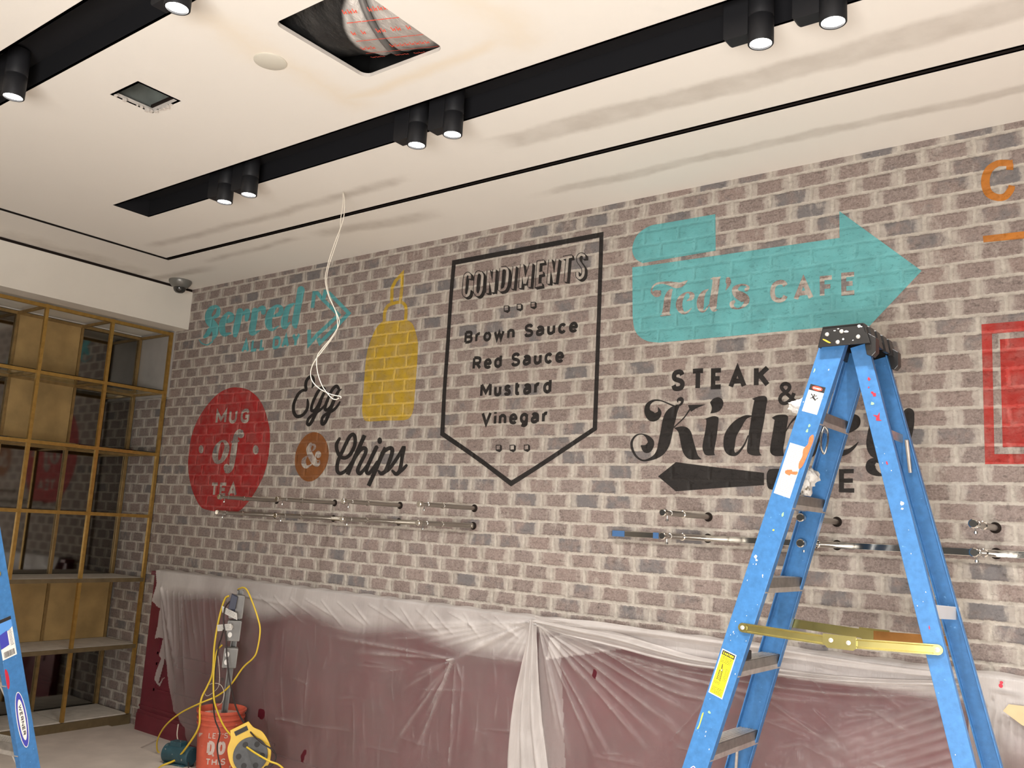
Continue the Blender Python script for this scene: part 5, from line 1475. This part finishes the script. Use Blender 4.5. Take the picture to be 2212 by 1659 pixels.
ribbon('rolled_hem', [(1160, 1340), (1230, 1357), (1330, 1380), (1430, 1410), (1520, 1432), (1680, 1452), (1860, 1470), (2090, 1478)], [16, 22, 26, 24, 20, 16, 14, 14], 2, .022, .78, 8, 'rolled cream hem swagging to the right', -.116)
ribbon('rolled_hem', [(1162, 1342), (1280, 1352), (1400, 1368), (1520, 1386), (1700, 1412), (1900, 1442), (2110, 1466)], [12, 18, 16, 14, 16, 14, 12], 1, .014, .72, 5, 'upper cream hem along the ledge', -.106)
q = MB().prism([wpx(2172, 1531), wpx(2184, 1517), wpx(2290, 1530), wpx(2290, 1600), wpx(2212, 1561)], 0, .002, lambda x, z, d_: (x, -.155 - d_, z)).build('masking_paper', 'beige'); tag(q, 'beige masking paper taped on the dust sheet at the right edge', 'masking paper')
f = Flat(lambda x, z: Vector((x, -.150, z))); a_ = wpx(2168, 1471); b2 = wpx(2168, 1478)
f.ell(a_[0], a_[1], .006, .005); f.ell(b2[0] - .002, b2[1], .007, .008)
q = f.build('red_mark', 'red_splash', bpy.data.objects['dust_sheet.002']); q['label'] = 'small red paint mark'

# ------------------------------------------------------------------ bucket, temporary power pole, cords and reel
bc = Vector((1.289, -.262, 0))
bk = thing('bucket', 'orange plastic bucket with white lettering holding the power pole', 'bucket', bc)
MB().lathe([(.118, .0), (.122, .004), (.141, .285), (.147, .288), (.147, .300), (.142, .302), (.143, .318), (.150, .321), (.150, .334), (.144, .336), (.145, .352), (.153, .355), (.156, .362), (.156, .372), (.150, .375), (.147, .372), (.143, .33), (.116, .012), (.0005, .011)], 56, cap=False).build('body', 'bucket', bk, auto=True)
fl2 = MB().lathe([(.1425, .335), (.135, .330), (.10, .322), (.06, .312), (.0005, .315)], 40, cap=False).build('rubble_fill', 'bucket_in', bk, smooth=True); fl2['label'] = 'pale dusty filling'
def around(x, z):       # lettering wrapped round the bucket; x is arc length from the middle
    r = .118 + .0245 * (z / .30) + .0035
    a0_ = math.atan2(CAMLOC.y - bc.y, CAMLOC.x - bc.x) - .03
    return Vector((r * math.cos(a0_ + x / r), r * math.sin(a0_ + x / r), z))
f = Flat(around)
word(f, "LET'S", -.062, .058, .218, .034, .15); word(f, 'DO', -.065, .050, .118, .085, .24, .2); word(f, 'THIS', -.066, .058, .055, .040, .19)
q = f.build('lettering', 'dusty_white', bk, facing=(CAMLOC - bc)); q['label'] = 'white printed slogan'
for me_ in (q.data,):
    bm = bmesh.new(); bm.from_mesh(me_); bmesh.ops.subdivide_edges(bm, edges=bm.edges, cuts=1); bm.to_mesh(me_); bm.free()

YP = -.262
def P_(x, y, yo=0.0): return at(x, y, 1, YP + yo)
zc = lambda a, b_: (300 + a / 3.78, 1220 + b_ / 3.778)
p_top = P_(*zc(830, 210)); p_bot = Vector((1.300, -.25, .305))
ax = (p_top - p_bot).normalized()
pp = thing('power_pole', 'galvanised strut with three grey outlet boxes standing in the orange bucket', 'power pole', p_bot)
yv_ = Vector((CAMLOC.x - p_bot.x, CAMLOC.y - p_bot.y, 0)).normalized(); yv_ = (yv_ - ax * yv_.dot(ax)).normalized(); xv_ = ax.cross(yv_); xv_ = -xv_ if xv_.dot(RX) < 0 else xv_
lf = lambda x, y, s_: xv_ * x + yv_ * y + ax * s_
ln = (p_top - p_bot).length
MB().prism([(-.020, .020), (-.020, -.020), (.020, -.020), (.020, .020), (.012, .020), (.012, .016), (.016, .016), (.016, -.016), (-.016, -.016), (-.016, .016), (-.012, .016), (-.012, .020)], 0, ln, lf).build('strut', 'strut', pp)
for k, (zc0, zc1) in enumerate(((235, 400), (415, 560), (610, 750))):
    s0 = ln * (1 - (zc1 - 210) / (1130 - 210)) ; s1 = ln * (1 - (zc0 - 210) / (1130 - 210))
    bx = MB().prism([(-.050, s0), (.030, s0), (.034, s0 + .006), (.034, s1 - .006), (.030, s1), (-.050, s1), (-.054, s1 - .006), (-.054, s0 + .006)], .020, .072, lambda x, y, d_: lf(x, d_, y)).build('outlet_box', 'box_grey', pp, bevel=.003)
    cv = MB().prism([(-.046, s0 + .006), (.026, s0 + .006), (.026, s1 - .006), (-.046, s1 - .006)], .072, .076, lambda x, y, d_: lf(x, d_, y)).build('cover', 'strut', bx)
    sm = (s0 + s1) / 2
    for dz_ in (-.024, .024):
        so_ = MB().prism([(-.030 + .013 * math.cos(u_), sm + dz_ + .017 * math.sin(u_)) for u_ in [2 * math.pi * i / 18 for i in range(18)]], .076, .079, lambda x, y, d_: lf(x, d_, y)).build('outlet', 'outlet_black' if k == 0 else 'white', bx)
plg = MB().prism([(-.062, ln * .87), (-.018, ln * .87), (-.012, ln * .97), (-.052, ln * .99)], .076, .115, lambda x, y, d_: lf(x, d_, y)).build('plug', 'outlet_black', pp, bevel=.004)

def cord(name, label, pts, r, m_, group='cords at the bucket', parent=None):
    q_ = crom([tuple(p_) for p_ in pts], 7)
    ob = MB().tube(q_, r, 8).build(name, m_, parent, None, True)
    return tag(ob, label, 'cord', group)
Z_ = lambda a, b_, yo=-.06: P_(*zc(a, b_), yo)
ycord = cord('extension_cord', 'thick yellow cord running from the top outlet box down left of the bucket', [Z_(735, 255), Z_(705, 275), Z_(672, 370, -.07), Z_(640, 510, -.08), Z_(615, 680, -.09), Z_(602, 880, -.10), Z_(560, 990, -.11), Z_(515, 1080, -.13), Z_(498, 1170, -.15), Z_(490, 1320, -.17), Z_(410, 1460, -.17), Z_(300, 1590, -.17), at(340, 1662, 2, .008), at(300, 1730, 2, .008), at(240, 1850, 2, .008)], .0065, 'cord_y')
for nm, c0, c1, hh, m_ in (('cord_tag', (640, 490), (755, 480), 52, 'white'), ('cord_tag', (680, 335), (800, 395), 55, 'white')):
    a0_, a1_ = Z_(c0[0], c0[1], -.088), Z_(c1[0], c1[1], -.10); dn = Z_(c0[0] + 3, c0[1] + hh, -.088) - a0_
    q = MB().prism([(0, 0), (1, 0), (1.0, 1), (0, 1)], 0, .0012, lambda x, y, d_: a0_ + (a1_ - a0_) * x + dn * y + Vector((0, -d_, 0))).build(nm, m_, ycord); q['label'] = 'white printed tag'
    fq = Flat(lambda x, y: a0_ + (a1_ - a0_) * x + dn * y + Vector((0, -.002, 0)))
    R_ = random.Random(2)
    for rr in range(5):
        x_ = .1
        while x_ < .85: l_ = R_.uniform(.04, .12); fq.poly([(x_, .15 + rr * .15), (x_ + l_, .15 + rr * .15), (x_ + l_, .21 + rr * .15), (x_, .21 + rr * .15)]); x_ += l_ + .04
    fq.build('tag_print', 'greyink', q, facing=(0, -1, 0))
cord('extension_cord', 'thin yellow cord looping from the pole top to the teal motor box', [Z_(810, 200, -.02), Z_(850, 186, -.04), Z_(885, 210, -.05), Z_(925, 300, -.06), Z_(970, 430, -.07), Z_(990, 540, -.08), Z_(965, 700, -.08), Z_(930, 765, -.08), Z_(850, 840, -.08), Z_(745, 985, -.09), Z_(640, 1070, -.10), Z_(500, 1130, -.16), Z_(340, 1210, -.15), Z_(220, 1310, -.14), Z_(155, 1420, -.10), Z_(150, 1510, -.06), Z_(180, 1545, -.03)], .0052, 'cord_y')
cord('extension_cord', 'yellow cord from the lowest outlet box across the cord reel', [Z_(680, 655), Z_(640, 700, -.07), Z_(625, 770, -.09), Z_(610, 900, -.11), Z_(612, 1080, -.13), Z_(635, 1180, -.16), Z_(690, 1310, -.19), Z_(760, 1400, -.21), Z_(830, 1450, -.225), Z_(940, 1530, -.225), Z_(1060, 1600, -.20), Z_(1180, 1665, -.14), at(660, 1730, 2, .007), at(720, 1800, 2, .007)], .0055, 'cord_y')
cord('extension_cord', 'black cord hanging from the top outlet box over the bucket to the right', [Z_(740, 300, -.09), Z_(700, 360, -.10), Z_(692, 480, -.10), Z_(712, 600, -.10), Z_(720, 760, -.10), Z_(745, 960, -.11), Z_(800, 1180, -.17), Z_(900, 1350, -.20), Z_(1000, 1450, -.19), Z_(1090, 1510, -.15), Z_(1118, 1570, -.13), Z_(1080, 1640, -.16), Z_(1020, 1665, -.18), at(556, 1705, 2, .006), at(500, 1760, 2, .006)], .0048, 'cord_b')
cord('extension_cord', 'black cord hanging in front of the bucket lettering', [Z_(690, 530, -.10), Z_(672, 600, -.10), Z_(648, 680, -.10), Z_(620, 900, -.10), Z_(608, 1100, -.13), Z_(622, 1260, -.18), Z_(660, 1370, -.185), Z_(640, 1480, -.175), Z_(650, 1580, -.17), Z_(668, 1665, -.17), at(474, 1700, 2, .006), at(450, 1780, 2, .006)], .0045, 'cord_b')
cord('thin_wire', 'thin pale wire curling above the bucket rim', [Z_(645, 740, -.09), Z_(655, 830, -.09), Z_(658, 940, -.09), Z_(640, 1010, -.09), Z_(560, 1070, -.10), Z_(538, 1030, -.10), Z_(580, 975, -.10), Z_(660, 975, -.10), Z_(695, 1040, -.10), Z_(680, 1120, -.10), Z_(640, 1150, -.10)], .0018, 'cord_t')

tb_c = at(*zc(320, 1640), 2, .0)
tb = thing('motor_box', 'small teal metal motor box on the floor left of the bucket', 'motor', (tb_c.x, tb_c.y, 0), .25)
MB().lathe([(.0005, -.105), (.050, -.105), (.058, -.098), (.058, .098), (.050, .105), (.0005, .105)], 32, Matrix.Translation((0, 0, .070)) @ Matrix.Rotation(math.radians(90), 4, 'Y')).build('barrel', 'teal_box', tb, auto=True)
MB().box((-.085, -.05, .0), (.085, .05, .022)).build('base', 'teal_box', tb, bevel=.003)
MB().box((-.06, -.03, .118), (.03, .03, .150)).build('terminal_box', 'teal_box', tb, bevel=.004)
cord('thin_wire', 'short cream cord rising from the teal motor box behind the torn dust sheet', [Vector((tb_c.x + .0, tb_c.y, .148)), Z_(320, 1430, .04), Z_(312, 1380, .06), Z_(322, 1300, .07)], .004, 'cord_t')
cord('thin_wire', 'thin dark wire on the floor beside the teal motor box', [Vector((tb_c.x + .10, tb_c.y + .0, .05)), Vector((tb_c.x + .16, tb_c.y - .03, .012)), Vector((tb_c.x + .22, tb_c.y - .10, .010))], .003, 'cord_b')

# cord reel leaning against the bucket
rc_ = at(*zc(905, 1535), 1, -.47)
rl_ = thing('cord_reel', 'yellow cord reel with a grey socket face leaning before the orange bucket', 'cord reel', (rc_.x, rc_.y, 0))
nv_ = (CAMLOC - rc_); nv_.z = .9; nv_.normalize()
rx_ = RX.copy(); rx_ = (rx_ - nv_ * rx_.dot(nv_)).normalized(); ry_ = nv_.cross(rx_)
rx2 = rx_ * math.cos(.45) + ry_ * math.sin(.45); ry2 = -rx_ * math.sin(.45) + ry_ * math.cos(.45)
o_ = Vector((0, 0, rc_.z))
rf = lambda x, y, d_: o_ + rx2 * x + ry2 * y + nv_ * d_
fr_out = outline([(-.055, .165, 'c'), (.055, .165, 'c'), (.070, .120), (.105, .075), (.118, .0), (.105, -.06), (.07, -.11), (.0, -.13), (-.07, -.11), (-.105, -.06), (-.118, .0), (-.105, .075), (-.070, .120)])
mb = MB().prism(fr_out, -.035, .0, rf)
mb.build('frame', 'reel', rl_, bevel=.004)
MB().prism([(-.038, .148), (.038, .148), (.038, .122), (-.038, .122)], .0005, .003, rf).build('handle_opening', 'rubber', rl_)
MB().prism([(.098 * math.cos(u_), -.012 + .098 * math.sin(u_)) for u_ in [2 * math.pi * i / 40 for i in range(40)]], .0, .014, rf).build('socket_face', 'reel_face', rl_, bevel=.003)
for u_ in (35, 95, 160, 215, 275, 330):
    cx_, cy_ = .066 * math.cos(math.radians(u_)), -.012 + .066 * math.sin(math.radians(u_))
    MB().prism([(cx_ + .016 * math.cos(w_), cy_ + .016 * math.sin(w_)) for w_ in [2 * math.pi * i / 20 for i in range(20)]], .014, .0155, rf).build('socket', 'rubber', rl_)
ft = MB()
for sx_ in (-.075, .075):
    e_ = rf(sx_, -.05, -.06)
    ft.tube(crom([e_, Vector((e_.x * 1.05, e_.y * 1.05, e_.z * .45)), Vector((e_.x * 1.1 + .01, e_.y * 1.1 - .02, .010)), Vector((e_.x * 1.1 + .03, e_.y * 1.1 - .14, .010))], 6), .010, 10)
ft.build('stand', 'reel', rl_, smooth=True)
MB().prism([(.118 * math.cos(u_), -.012 + .118 * math.sin(u_)) for u_ in [2 * math.pi * i / 36 for i in range(36)]], -.12, -.035, rf).build('drum', 'reel', rl_)
